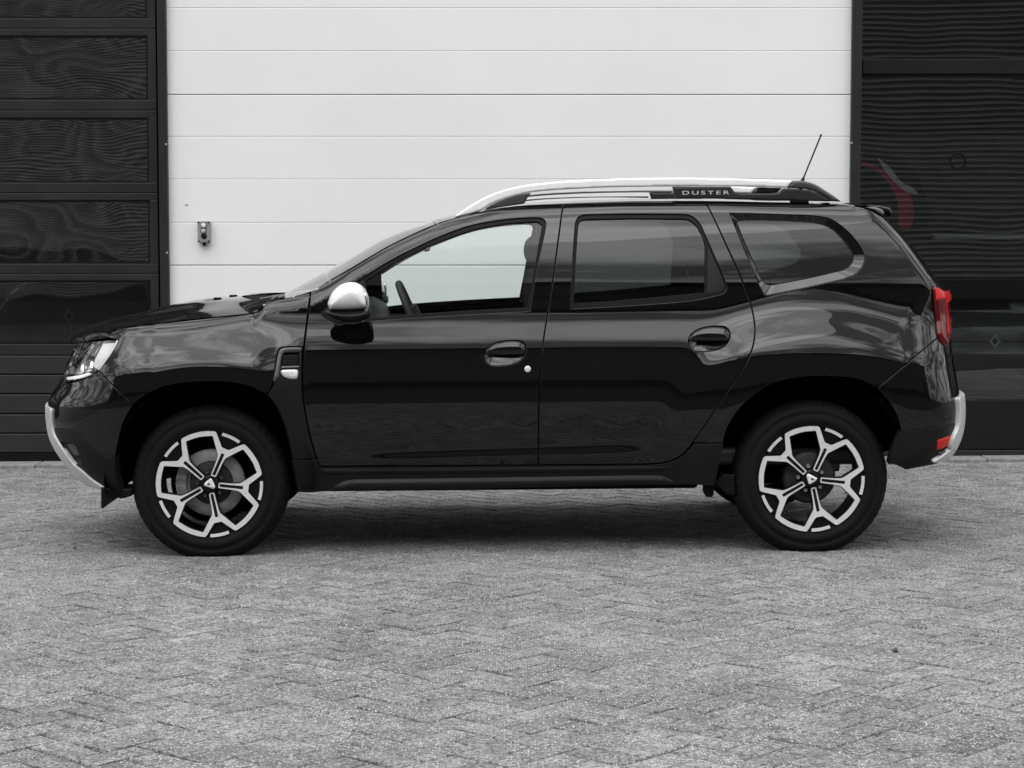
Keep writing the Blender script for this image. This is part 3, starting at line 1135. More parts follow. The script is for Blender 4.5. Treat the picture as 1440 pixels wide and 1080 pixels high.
# push button box on the white wall
M_BOX = mottle(mat('grey_abs', .26, .5), .23, .29, 40)
bx0, bz0 = wall(279.5, 341); bx1, bz1 = wall(296.5, 311)
box = MB(); box.box(bx0, bx1, WALL_Y - .05, WALL_Y - .001, bz0, bz1, .005)
cbox = box.build('control_box', M_BOX)
tag(cbox, 'small grey three button control box screwed to the white panel wall', 'control box')
cxm = (bx0 + bx1) / 2
for (px, py, mm) in ((286.5, 317, M_WHITEP_GLINT), (286.2, 324.8, mat('grey_button', .4, .4)), (286.8, 332, M_RUBBER)):
    xx, zz_ = wall(px, py, WALL_Y - .05)
    b = MB(); b.lathe([(.0175, -.001), (.0175, .006), (.0145, .008), (.0145, -.001)], xx, zz_, 24, -1, WALL_Y - .05); o = b.build('button_ring', M_RUBBER, cbox)
    b = MB(); b.lathe([(.0142, 0), (.0142, .010), (.011, .0125), (.0001, .013)], xx, zz_, 24, -1, WALL_Y - .05); b.build('button', mm, cbox, True)
for (ax, az_) in ((.008, .008), (.068, .008), (.008, .125), (.068, .125)):
    xx, zz_ = bx0 + ax * (bx1 - bx0) / .076, bz0 + az_ * (bz1 - bz0) / .133
    b = MB(); b.lathe([(.0055, -.001), (.0055, .003), (.0001, .0035)], xx, zz_, 12, -1, WALL_Y - .05); b.build('screw', M_RUBBER, cbox)
b = MB(); b.tube([(cxm, WALL_Y - .025, bz0 + .001), (cxm, WALL_Y - .025, bz0 - .022)], .011, 14); b.build('cable_gland', M_RUBBER, cbox)

# cars and a poster standing behind the glass
M_TAIL_L = mat('tail_red', (.2, .01, .01), .2, coat=.5)
def hatchback(x0, zref, y0, paint, label, word=None, length=3.4):
    """a small hatchback with its tail towards the glass"""
    h = tag(empty('hatchback', None, (x0, y0, 0)), label, 'car')
    zk = [.26, .34, .45, .62, .80, .98, 1.10, 1.30, 1.42, 1.46]
    hw = cspline(zk, [.74, .80, .84, .865, .868, .85, .80, .68, .60, .56])
    dy = cspline(zk, [.10, .02, .0, .0, .05, .09, .14, .28, .42, .52])
    V, f = [], []
    zs = np.linspace(.26, 1.46, 44); us = np.linspace(-1, 1, 49)
    for z in zs:
        for u in us:
            V.append((float(hw(z)) * u, float(dy(z)) + .16 * abs(u) ** 3 + .30 * max(0, abs(u) - .86) ** 1.2, z))
    nu = len(us)
    for i in range(len(zs) - 1):
        for k in range(nu - 1):
            a = i * nu + k
            f.append((a, a + 1, a + nu + 1, a + nu))
    for side, k in ((0, 0), (1, nu - 1)):
        b0 = len(V)
        for i, z in enumerate(zs):
            q = V[i * nu + k]
            for t in (.35, .7, 1.0):
                V.append((q[0] * (1 - .03 * t), q[1] + (length - .6 * (z > 1.1)) * t, min(z, 1.46 - .55 * max(0, t - .55) / .45 * (z > .9))))
        for i in range(len(zs) - 1):
            chain0 = [i * nu + k] + [b0 + i * 3 + j for j in range(3)]
            chain1 = [(i + 1) * nu + k] + [b0 + (i + 1) * 3 + j for j in range(3)]
            for j in range(3):
                q = (chain0[j], chain0[j + 1], chain1[j + 1], chain1[j])
                f.append(q[::-1] if side else q)
    top = len(V)
    for t in (0, .35, .6):
        for u in us:
            V.append((.56 * u, .52 + .16 * abs(u) ** 3 + t * length, 1.46 + .03 * (1 - u * u)))
    for j in range(2):
        for k in range(nu - 1):
            a = top + j * nu + k
            f.append((a, a + 1, a + nu + 1, a + nu))
    body = link('body', mesh('body', V, f, True), paint, h)
    def patch(name, zlo, zhi, ulo, uhi, m, lift=.006, r=.0):
        VV, ff = [], []
        n, mm = 16, 8
        for i in range(mm + 1):
            z = zlo + (zhi - zlo) * i / mm
            for k in range(n + 1):
                u = ulo + (uhi - ulo) * k / n
                VV.append((float(hw(z)) * u, float(dy(z)) + .16 * abs(u) ** 3 + .30 * max(0, abs(u) - .86) ** 1.2 - lift, z))
        for i in range(mm):
            for k in range(n):
                a = i * (n + 1) + k
                ff.append((a, a + 1, a + n + 2, a + n + 1))
        return link(name, mesh(name, VV, ff, True), m, h)
    patch('rear_window', 1.00, 1.36, -.80, .80, M_GLOSSBLK)
    patch('tail_lamp', .78, .93, -.99, -.60, M_TAIL_L, .012); patch('tail_lamp', .78, .93, .60, .99, M_TAIL_L, .012)
    patch('bumper_insert', .30, .42, -.7, .7, M_RUBBER, .008)
    patch('plate_recess', .52, .64, -.33, .33, M_GLOSSBLK, .004)
    patch('seam', .735, .742, -.8, .8, M_RUBBER, .003)
    b = MB(); b.tube([(.0, float(dy(1.0)) - .02, 1.0), (-.20, float(dy(1.1)) - .02, 1.10)], .008, 8); b.build('wiper', M_RUBBER, h)
    ez = zref
    ring_o = np.array([(0, .052), (.040, 0), (0, -.052), (-.040, 0)]); ring_i = ring_o * .52
    VV = [(p[0], -.018, p[1]) for p in ring_o] + [(p[0], -.018, p[1]) for p in ring_i] + [(p[0], 0, p[1]) for p in ring_o] + [(p[0], 0, p[1]) for p in ring_i]
    ff = []
    for k in range(4):
        k2 = (k + 1) % 4
        ff += [(k, k2, 4 + k2, 4 + k), (8 + k, 8 + k2, k2, k), (4 + k, 4 + k2, 12 + k2, 12 + k)]
    e_ = link('emblem', mesh('emblem', VV, ff), M_WHITEP_GLINT, h); e_.location = (0, float(dy(ez)) - .002, ez)  # white base colour stands in for sky mirrored in a chrome badge
    if word:
        t_ = text_obj('lettering', word, .17, .032, M_WHITEP_GLINT, h, .006); t_.location = (0, float(dy(ez - .088)) - .006, ez - .088)  # letters painted white too, in place of their bright reflection
    for sx in (-.72, .72):
        for yy in (.75, .75 + 2.45):
            b = MB(); b.lathe([(.16, 0), (.29, .01), (.305, .03), (.305, .17), (.29, .19), (.16, .2)], 0, 0, 28); me = b.mesh('wheel', True); me.materials.append(M_TYRE)
            o = link('wheel', me, None, h, (sx, yy, .305)); o.rotation_euler = (0, 0, R(90 if sx > 0 else -90))
    return h
ccx = at_y(94, 445, WALL_Y + .5)
hatchback(float(ccx[0]), float(ccx[2]), WALL_Y + .5, mottle(mat('grey_paint', .26, .3, coat=.6), .23, .29, 3), 'pale hatchback with letters on its tail behind the lowest glass of the left door', 'CLIO')
ccx = at_y(1400, 480, WALL_Y + .45)
hatchback(float(ccx[0]), float(ccx[2]), WALL_Y + .45, mat('dark_car_paint', .012, .3, coat=1), 'dark car with a diamond badge inside the right display window')
py_ = WALL_Y + .35
def pq(px, py, d=0.0):
    p = at_y(px, py, py_ - d)
    return (float(p[0]), py_ - d, float(p[2]))
b = MB(); b.box(pq(1195, 300)[0], pq(1445, 300)[0], py_, py_ + .02, pq(1300, 420)[2], pq(1300, 190)[2], .003)
poster = tag(b.build('poster', mottle(mat('poster_print', .05, .4), .035, .06, 4)), 'dark poster showing the nose of a red and black car inside the right window', 'poster')
def print_shape(name, pts, m, d):
    pts = [pq(x, y, d) for x, y in pts]
    me = mesh(name, pts, [tuple(range(len(pts)))])
    link(name, me, m, poster)
print_shape('printed_bodywork', cr([(1200, 205), (1232, 210), (1262, 222), (1287, 243), (1300, 270), (1307, 300), (1303, 322), (1290, 331), (1200, 331)], 5), mat('print_black', .008, .4), .002)
print_shape('printed_panel', cr([(1208, 232), (1232, 240), (1250, 258), (1262, 282), (1266, 320), (1280, 320), (1284, 284), (1272, 262), (1256, 250), (1240, 238), (1208, 224)], 5), mat('print_red', (.8, .07, .11), .4), .004)
print_shape('printed_lamp', cr([(1234, 222), (1252, 236), (1266, 254), (1286, 266), (1290, 272), (1276, 270), (1258, 256), (1244, 240)], 5), mat('print_pale', .9, .4), .006)

# ------------------------------------------------------------------ the warehouse across the yard (seen mirrored in paint and glass)
M_CORR = mottle(mat('corrugated_cladding', .24, .5), .21, .27, 1.5, 5)
WH_Y, EAVE, PEAK, WX0, WX1, PX = -17.0, 8.4, 10.2, -16.0, 18.5, 1.6
wh = tag(empty('warehouse', None, (0, WH_Y, 0)), 'dark gabled warehouse with ribbed cladding, mirrored in the parked car and the glass', 'building')
def roof_z(x):
    return PEAK - (PEAK - EAVE) * (abs(x - PX) / (PX - WX0 if x < PX else WX1 - PX))
vv, ff = [], []
nz = int(PEAK / .0127)
xs_ = [WX0, PX, WX1]
zz_ = 0.3
pr_prev = None
ridges = []
z_ = .3
while z_ < PEAK:
    y_ = .032 * math.sin(2 * math.pi * z_ / .095)
    if z_ <= EAVE:
        xa, xb = WX0, WX1
    else:
        t = (z_ - EAVE) / (PEAK - EAVE)
        xa, xb = WX0 + (PX - WX0) * t, WX1 - (WX1 - PX) * t
    ridges.append(((xa, y_, z_), (xb, y_, z_)))
    z_ += .0158
for a_, b_ in ridges:
    vv += [a_, b_]
for k in range(len(ridges) - 1):
    ff.append((2 * k, 2 * k + 2, 2 * k + 3, 2 * k + 1))
link('cladding', mesh('cladding', vv, ff, True), M_CORR, wh)
b = MB(); b.box(WX0, WX1, -.4, .09, -.2, .72); b.build('plinth', mat('plinth_dark', .03, .8), wh)
for s in (0, 1):
    xa, xb = (WX0 - .3, PX) if s == 0 else (PX, WX1 + .3)
    za, zb = roof_z(xa) if s == 0 else PEAK, PEAK if s == 0 else roof_z(xb)
    b = MB(); b.add([(xa, .35, za), (xb, .35, zb), (xb, -14, zb), (xa, -14, za), (xa, .35, za + .22), (xb, .35, zb + .22), (xb, -14, zb + .22), (xa, -14, za + .22)],
                    [(0, 1, 2, 3), (7, 6, 5, 4), (0, 4, 5, 1), (1, 5, 6, 2), (2, 6, 7, 3), (3, 7, 4, 0)])
    b.build('roof', mat('dark_roof', .03, .8), wh)
for xx in (WX0, WX1):
    b = MB(); b.box(xx - .1, xx + .1, -14, 0, 0, EAVE); b.build('side_wall', M_CORR, wh)
for xx in (-13.5, 14.5):
    b = MB(); b.box(xx - 1.8, xx + 1.8, .03, .14, .0, 3.6, .01); dd = b.build('roller_door', mat('roller_door', .03, .5), wh)
    for q in range(12):
        b = MB(); b.box(xx - 1.7, xx + 1.7, .14, .16, .34 + q * .27, .34 + q * .27 + .24, .008); b.build('door_slat', dd.data.materials[0], dd)

# ------------------------------------------------------------------ the car
car = empty('car')
car.matrix_world = Matrix(M_CAR.tolist())
tag(car, 'glossy black SUV parked side-on with silver roof rails and two-tone alloy wheels', 'car')

# --- outlines measured on the photograph
FENDER_TOP = [(150.5, 474.5), (158, 467), (170, 462), (205, 456.8), (250, 451.7), (290, 447.3), (333, 443), (354, 440.6)]
FENDER_TOP2 = [(354, 440.6), (361, 438.8), (366.5, 435.5), (374, 424)]
FENDER_REAR_TOP = [(374, 424), (400, 419.5), (436, 411.3)]
SHUT1a = [(437, 410.5), (434, 440), (430, 470), (427.2, 500), (425.8, 530), (426.2, 556), (429.5, 580), (436, 612), (446.5, 648), (450, 656)]
PILLAR = [(437, 410.5), (470, 391), (496.7, 375.6), (547, 346), (594, 323.3), (621, 312.5), (655, 303.2), (709, 290.7), (738, 287.3), (792, 285.2)]
ROOF1 = [(792, 285.2), (850, 282.8), (920, 281.3), (991, 281.2)]
ROOF2 = [(991, 281.2), (1058, 283), (1135, 285.2), (1180, 286.2), (1204, 289.5), (1221.7, 295), (1242.5, 307.5), (1263, 329.7), (1284, 356), (1302, 381), (1306.8, 389), (1309.5, 403), (1312, 414)]
SHUT2 = [(792, 285.2), (786, 330), (779, 382), (771, 435), (764, 480), (760, 520), (758, 560), (757, 654)]
SHUT3 = [(991, 281.2), (1003, 305), (1022, 346), (1040, 386), (1054, 422), (1060.5, 450), (1061.5, 470), (1057.5, 491), (1047, 514), (1030, 540.5), (1000, 585), (975, 621)]
SHUT3b = [(975, 621), (965, 634), (950, 645.5), (930, 651), (905, 652.8)]
DOORBOT1 = [(450, 656), (600, 655.3), (757, 654)]
DOORBOT2 = [(905, 652.8), (830, 653.4), (757, 654)]
ARCH_F = [(161.5, 644.4), (164.5, 628), (172.5, 597), (187.5, 568.5), (208, 553.5), (233, 543), (264, 538), (295, 536.5), (326.7, 538), (347.5, 542), (375.5, 554.4)]
ARCH_F2 = [(375.5, 554.4), (390, 574), (403, 606), (409, 632), (413, 655), (419, 690)]
ARCH_R = [(1009, 668), (1014.6, 634), (1018.5, 615), (1027, 593.6), (1044.7, 570), (1064, 553), (1087.5, 539), (1116.7, 532), (1146, 529.3), (1175, 529.5), (1210, 534), (1233, 546)]
ARCH_R2 = [(1233, 546), (1251, 566), (1262.5, 588), (1267, 607.5)]
SEAM_FB = [(187.5, 568.5), (175.6, 557), (146.7, 530.6), (139, 521)]
LAMP_REAR = [(139, 521), (152, 503.5), (162, 488), (167, 478)]
SEAM_RB = [(1322, 472), (1290, 498.5), (1241, 539.3), (1233, 546)]

DLO1 = [[(451, 438), (470, 421), (502.5, 396.5), (514, 389.5), (547, 368.3), (586, 348), (620, 332.5), (661.7, 317.6), (703, 310), (731, 307.2), (752, 306.2)],
        [(752, 306.2), (762, 307.4), (766.8, 311.5), (767.3, 317)], [(767.3, 317), (764.4, 332), (759, 356), (753.3, 382), (744.5, 437)],
        [(744.5, 437), (650, 442), (560, 447.6), (500, 452.6), (475, 456)], [(475, 456), (461, 449), (453, 443), (451, 438)]]
GLS1 = [[(516, 449.6), (515, 421), (514.5, 394.5)], [(514.5, 394.5), (547, 374.3), (586, 354), (620, 339.5), (661.7, 324.6), (703, 316), (731, 313.2), (750, 312.2)],
        [(750, 312.2), (758, 313), (762, 316.5), (762.3, 321)], [(762.3, 321), (757, 349), (750, 391), (742.5, 433)], [(742.5, 433), (650, 438), (560, 444.5), (516, 449.6)]]
DLO2 = [[(803, 433.5), (806, 365), (809, 318)], [(809, 318), (811, 309.5), (815, 304.5), (823, 302.2)], [(823, 302.2), (888, 301.2), (955, 301.6)],
        [(955, 301.6), (968, 302.6), (978, 308), (986, 318)], [(986, 318), (998, 345.5), (1010, 374), (1020, 398.5)], [(1020, 398.5), (1021.5, 405), (1018, 411), (1010, 414)], [(1010, 414), (979, 421), (900, 428), (803, 433.5)]]
GLS2 = [[(806.5, 427.5), (809.5, 365), (812.5, 320)], [(812.5, 320), (814, 313.5), (818, 309.8), (826, 308.8)], [(826, 308.8), (888, 307.6), (957, 308)],
        [(957, 308), (970, 310), (980, 319), (988, 333), (991.5, 346)], [(991.5, 346), (990.6, 412)], [(990.6, 412), (940, 417), (880, 422.5), (806.5, 427.5)]]
TRI2 = [[(996, 347), (1008, 374), (1017.5, 397.5)], [(1017.5, 397.5), (1018.5, 404), (1015, 409), (1008, 411)], [(1008, 411), (994.5, 413.5)], [(994.5, 413.5), (996, 347)]]
GLS3 = [[(1035.6, 314), (1036.5, 310.5), (1042, 308.6)], [(1042, 308.6), (1077, 308.4), (1116, 309.8), (1151, 313.4), (1170.5, 321.2), (1186, 336.8), (1197.5, 352.5), (1200.8, 362), (1196.5, 373), (1186, 380.5)],
        [(1186, 380.5), (1135.5, 392.2), (1089, 401)], [(1089, 401), (1081, 401.4), (1075, 399), (1070.5, 394)], [(1070.5, 394), (1052, 353), (1035.6, 314)]]
REC3 = [[(1027, 300.5), (1060, 300.8), (1097, 302), (1148, 304.3), (1168, 308.5), (1187, 321.4), (1203.6, 339), (1214, 356.4), (1215.2, 366), (1205, 383), (1186, 391.6)],
        [(1186, 391.6), (1135.5, 403.2), (1076, 415)], [(1076, 415), (1066, 396), (1048, 353), (1027, 300.5)]]
HND1 = [[(681.5, 498), (685, 490.5), (695, 483.5), (709, 479.8), (724, 479), (734, 480.5), (739, 487), (738.5, 496), (734, 504), (724, 510.5), (711, 513.2), (696, 513.8), (686, 511.5), (681.8, 505.5), (681.5, 498)]]
HND2 = [[(x + 287, y - 20) for x, y in HND1[0]]]

OFFG = -.012
L_DLO1, L_DLO2 = loop(*DLO1), loop(*DLO2)
L_GLS1, L_GLS2, L_GLS3 = loop(*GLS1, off=OFFG), loop(*GLS2, off=OFFG), loop(*GLS3, off=-.02)
L_REC3 = loop(*REC3)
L_HND1, L_HND2 = loop(*HND1, step=.004), loop(*HND2, step=.004)

# --- inner shell that closes the gaps behind the panels
L_SHELL = loop(FENDER_TOP, FENDER_TOP2, FENDER_REAR_TOP, PILLAR, ROOF1, ROOF2, [(1312, 414), (1316, 440), (1322, 472)], SEAM_RB, ARCH_R[::-1],
               [(1009, 668), (1004, 680)], [(1004, 680), (700, 684), (419, 689)], ARCH_F2[::-1], ARCH_F[::-1][:8], SEAM_FB, LAMP_REAR, [(167, 478), (150.5, 474.5)])
panel('body_shell', shrink(L_SHELL, .001), M_DARK, car, holes=[shrink(H, -.004) for H in (L_DLO1, L_DLO2, L_GLS3)] + [L_HND1, L_HND2], off=-.030, gap=0, h=.05, flange=0)

# --- doors
L_D1 = loop(PILLAR, SHUT2, DOORBOT1[::-1], SHUT1a[::-1])
L_D2 = loop(ROOF1, SHUT3, SHUT3b, DOORBOT2, SHUT2[::-1])
doors = []
for L_, hole, hnd in ((L_D1, L_DLO1, L_HND1), (L_D2, L_DLO2, L_HND2)):
    doors.append(panel('door', L_, M_PAINT, car, holes=[hole, hnd]))
def bowl(P, d):
    return -.016 * (1 - (1 - np.clip(d / .056, 0, 1)) ** 2) - .001
def bar(P, d):
    return .005 + .016 * np.sqrt(np.maximum(0, 1 - (1 - np.clip(d / .030, 0, 1)) ** 2))
for (dn, df), (ox, oy), L_ in ((doors[0], (0, 0), L_HND1), (doors[1], (287, -20), L_HND2)):
    r_ = panel('handle_bowl', shrink(L_, .0012), M_PAINT, dn, off=bowl, gap=0, h=.005, flange=0, far_parent=df)
    hb = [[(683 + ox, 497.2 + oy), (685.5 + ox, 490.5 + oy), (695 + ox, 483.8 + oy), (709 + ox, 480.2 + oy), (724 + ox, 479.6 + oy), (733 + ox, 481.4 + oy), (737.6 + ox, 486.5 + oy), (737.6 + ox, 492 + oy), (735.5 + ox, 497 + oy)],
          [(735.5 + ox, 497 + oy), (710 + ox, 497.6 + oy), (683 + ox, 497.2 + oy)]]
    panel('door_handle', loop(*hb, off=.012, step=.004), M_PAINT, dn, off=bar, gap=0, h=.005, flange=.018, far_parent=df)
# lock barrel on the near front door
lk = car_y(742, 519, float(B_side(.83)) - .002)
b = MB(); b.lathe([(.0001, .006), (.010, .006), (.0135, .004), (.0145, .001), (.0145, -.004)], lk[0], lk[2], 28, -1, lk[1]); b.build('door_lock', M_SILVER, doors[0][0], True)

# --- windows: rubber frame, glass, the fixed panels
for (dn, df), L_, G_, gm in ((doors[0], L_DLO1, L_GLS1, M_GLASS), (doors[1], L_DLO2, L_GLS2, M_PRIV)):
    extra = []
    if gm is M_PRIV:
        extra = [loop(*TRI2)]
    else:
        extra = [loop([(455, 438), (472, 422.5), (502, 399.5), (511.5, 394.5)], [(511.5, 394.5), (512, 421), (513, 449)], [(513, 449), (495, 450.5), (477, 452.5)], [(477, 452.5), (463, 446), (455, 438)])]
    panel('window_trim', L_, M_RUBBER, dn, holes=[G_] + extra, off=-.006, gap=.0004, h=.03, flange=.012, far_parent=df)
    panel('window_glass', shrink(G_, -.004), gm, dn, off=OFFG - .002, gap=0, h=.03, flange=0, far_parent=df)
    panel('quarter_trim' if gm is M_PRIV else 'mirror_base', extra[0], M_TRIM, dn, off=-.003, gap=.001, h=.03, flange=.012, far_parent=df)

for (ax, ay) in ((792, 285), (991.5, 281)):
    panel('door_seal', loop([(ax - 7, ay + .6), (ax + 7, ay + .4)], [(ax + 7, ay + .4), (ax + 7, ay + 22)], [(ax + 7, ay + 22), (ax - 7, ay + 22)], [(ax - 7, ay + 22), (ax - 7, ay + .6)], step=.008), M_DARK, car, off=-.006, gap=0, h=.02, flange=.03, bevel=.0005)

# --- front wing, vent trim, sill
L_FEN = loop(FENDER_TOP, FENDER_TOP2, FENDER_REAR_TOP, [(436, 411.3), (433, 440), (429.2, 470), (427, 488)], [(427, 488), (412, 487.6), (398, 488.3)], [(398, 488.3), (393.5, 490), (391, 494), (389, 504.4), (385.5, 524.4), (382.8, 542), (375.5, 554.4)],
             ARCH_F[:2:-1], SEAM_FB, LAMP_REAR, [(167, 478), (150.5, 474.5)])
fender = panel('fender', L_FEN, M_PAINT, car, flange=.035)
L_VT = loop([(425, 489), (412, 488.6), (399, 489.3)], [(399, 489.3), (394.5, 491), (392, 495), (390, 504.4), (386.5, 524.4), (383.8, 542), (376.5, 554.8)], ARCH_F2[:4], [(409, 632), (411.5, 646)],
            [(411.5, 646), (445, 645.5)], [(445, 645.5), (435.5, 612), (429, 580), (425.2, 556), (424.6, 530), (425, 489)])
L_GR = loop([(398, 499), (401, 497), (406, 496.6), (420, 496.8)], [(420, 496.8), (419.5, 514)], [(419.5, 514), (396, 515)], [(396, 515), (396.5, 506), (398, 499)], step=.005)
L_SL = loop([(395, 523), (396, 521), (399, 520.3), (415, 519.8)], [(415, 519.8), (418.3, 520.6), (419, 523), (418.5, 529)], [(418.5, 529), (417, 532), (412, 532.4), (406, 532)], [(406, 532), (398, 528), (395, 523)], step=.004)
vt = panel('fender_trim', L_VT, M_CLAD, car, holes=[L_GR, L_SL], off=.003, flange=.035)
# raised rim over the vent
L_RIM = loop([(424.5, 489.5), (412, 489.1), (400, 489.8)], [(400, 489.8), (395, 491.6), (392.6, 495.4), (390.6, 504.4), (387, 524.4), (385, 536)], [(385, 536), (391.5, 530)], [(391.5, 530), (394, 510), (396, 500.5), (399, 495.6), (404, 494.4)], [(404, 494.4), (422.8, 494)], [(422.8, 494), (424.5, 489.5)], step=.004)
panel('vent_rim', L_RIM, mottle(mat('grey_trim', .06, .4), .05, .07, 8), vt[0], off=lambda P, d: .004 + .007 * np.clip(d / .009, 0, 1), gap=0, h=.005, flange=.008, far_parent=vt[1])
panel('vent_backing', shrink(L_GR, -.003), M_DARK, vt[0], off=-.014, gap=0, h=.03, flange=0, far_parent=vt[1])
for k in range(7):
    yy = 498.2 + k * 2.4
    q = loop([(398.3 - k * .35, yy + .8), (419.4, yy)], [(419.4, yy), (419.4, yy + 1.0)], [(419.4, yy + 1.0), (398.1 - k * .35, yy + 1.8)], [(398.1 - k * .35, yy + 1.8), (398.3 - k * .35, yy + .8)], step=.006)
    panel('vent_bar', q, M_TRIM, vt[0], off=-.007, gap=0, h=.02, flange=.006, bevel=.0008, far_parent=vt[1])
panel('vent_lip', loop([(395.8, 516), (420, 515)], [(420, 515), (420, 516.2)], [(420, 516.2), (395.8, 517.2)], [(395.8, 517.2), (395.8, 516)], step=.006), mat('grey_bead', .2, .4), vt[0], off=.006, gap=0, h=.02, flange=.006, bevel=.0008, far_parent=vt[1])
M_IND = mottle(mat('clear_lamp', .75, .12, coat=1.0), .5, .85, 60)
panel('side_indicator', L_SL, M_IND, vt[0], off=lambda P, d: .001 + .006 * np.sqrt(np.maximum(0, 1 - (1 - np.clip(d / .012, 0, 1)) ** 2)), gap=.0006, h=.005, flange=.012, far_parent=vt[1])

SILL_BOT = [(1004, 682.5), (960, 680.5), (830, 683), (700, 686), (560, 688.5), (455, 690.5), (437, 692), (419.5, 691.5)]
L_SILL = loop([(412.5, 647), (446, 646.6)], [(446, 646.6), (449, 656), (451.5, 658)], [(451.5, 658), (600, 657), (757, 655.6), (905, 654.6)], [(905, 654.6), (931, 652.8), (951, 647.3), (966.5, 635.5), (976, 624.6)], [(976, 624.6), (1015.5, 624.2)], [(1015.5, 624.2), (1012, 648), (1004, 682.5)], SILL_BOT, [(419.5, 691.5), (412.5, 647)])
sill = panel('sill', L_SILL, M_CLAD, car, off=.004, gap=.0008, flange=.05)
L_SILT = loop([(462, 690), (474, 681), (485, 676), (500, 673.8)], [(500, 673.8), (620, 672.3), (760, 670.2), (918, 668)], [(918, 668), (932, 669.5), (945, 675), (958, 680.5)], [(958, 680.5), (830, 682.8), (700, 685.8), (560, 688.3), (462, 690)])
panel('sill_trim', L_SILT, M_TRIM, sill[0], off=lambda P, d: .004 + .016 * np.clip(d / .014, 0, 1), gap=0, h=.012, flange=.01, far_parent=sill[1])
L_SLED = loop([(452, 666.8), (600, 665.6), (757, 664), (905, 662.5)], [(905, 662.5), (930, 661), (948, 655)], [(948, 655), (930, 656.5), (905, 656.5)], [(905, 656.5), (757, 657.6), (600, 659), (452, 660)], [(452, 660), (452, 666.8)])
panel('sill_ledge', L_SLED, M_CLAD, sill[0], off=lambda P, d: .005 + .010 * np.clip(d / .012, 0, 1), gap=0, h=.012, flange=.01, far_parent=sill[1])

# --- rear quarter
L_Q = loop(ROOF2, [(1312, 414), (1314.5, 428), (1318, 450), (1322, 472)], SEAM_RB, ARCH_R[::-1][:-1], [(1014.6, 634), (1015.3, 623.4)], [(1015.3, 623.4), (975, 623)], SHUT3[::-1])
quarter = panel('quarter_panel', L_Q, M_PAINT, car, holes=[L_REC3], flange=.035)
n3 = 140
def even(L, n):
    q = resample(L, 1e-3 * 2, True)
    s = np.linspace(0, len(q), n, endpoint=False).astype(int)
    return q[s]
ro = even(L_REC3, 360)
# match every point of the recess edge with the nearest point of the glass edge in turn
gi = even(L_GLS3, 720)
cen = L_GLS3.mean(0)
ang_o = np.unwrap(np.arctan2(ro[:, 1] - cen[1], (ro[:, 0] - cen[0]) * .6)); ang_i = np.unwrap(np.arctan2(gi[:, 1] - cen[1], (gi[:, 0] - cen[0]) * .6))
ang_i2 = np.concatenate([ang_i - 2 * np.pi, ang_i, ang_i + 2 * np.pi]); gi3 = np.vstack([gi, gi, gi])
o_ = np.argsort(ang_i2)
ri = np.stack([np.interp(ang_o, ang_i2[o_], gi3[o_, k]) for k in (0, 1)], 1)
strip('window_recess', ro, ri, M_PAINT, car, -.001, -.019)
panel('window_glass', shrink(L_GLS3, -.004), M_PRIV, car, off=-.022, gap=0, h=.03, flange=0)
panel('window_trim', shrink(L_GLS3, -.003), M_RUBBER, car, holes=[shrink(L_GLS3, .004)], off=-.0195, gap=0, h=.03, flange=0)

# --- front bumper and lower cladding (both wrap round to the middle of the nose)
zB0, zB1 = float(az([(89, 536)])[0, 1]), float(az([(72, 602)])[0, 1])
BUMP_SEAM = [(161.5, 644.4), (152, 643.6), (143, 642), (128, 627), (112, 610.8), (106.7, 606.8), (96.7, 605), (76, 602.5)]
L_FB = loop([(139, 521), (127.8, 528.5), (112, 534.5), (98, 537.8), (92, 538)], raw([(az([(92, 538)])[0, 0], zB0), (A_MIN, zB0)]), raw([(A_MIN, zB0), (A_MIN, zB1)]), raw([(A_MIN, zB1), (az([(76, 602.5)])[0, 0], zB1)]),
            BUMP_SEAM[::-1], ARCH_F[:4], SEAM_FB)
bumper = panel('front_bumper', L_FB, M_PAINT, car, flange=.03)
zc1 = float(az([(148, 689)])[0, 1])
L_FC = loop(BUMP_SEAM, raw([(az([(76, 602.5)])[0, 0], zB1), (A_MIN, zB1)]), raw([(A_MIN, zB1), (A_MIN, zc1)]), raw([(A_MIN, zc1), (az([(149, 689)])[0, 0], zc1)]), [(149, 689), (158, 691), (168, 692)], [(168, 692), (164, 679), (161.8, 660), (161.5, 644.4)])
L_FOG = loop([(84, 620.5), (96, 622.5), (105, 626), (110, 635), (115.5, 655)], [(115.5, 655), (106, 653)], [(106, 653), (96, 640), (84, 620.5)], step=.006)
fc = panel('front_cladding', L_FC, M_CLAD, car, holes=[L_FOG], off=.002, gap=.0012, flange=.05)
def foff(P, d):
    return -.035 * np.clip(d / .02, 0, 1)
panel('fog_recess', shrink(L_FOG, -.002), M_TRIM, fc[0], off=foff, gap=0, h=.008, flange=0, far_parent=fc[1])
fl_ = loop([(93.5, 625.2), (105, 626)], [(105, 626), (110, 634), (113, 640)], [(113, 640), (104, 640), (99, 634), (93.5, 625.2)], step=.005)
panel('fog_bezel', fl_, mottle(mat('bezel', .05, .4), .04, .06, 10), fc[0], off=-.004, gap=0, h=.008, flange=.02, far_parent=fc[1])
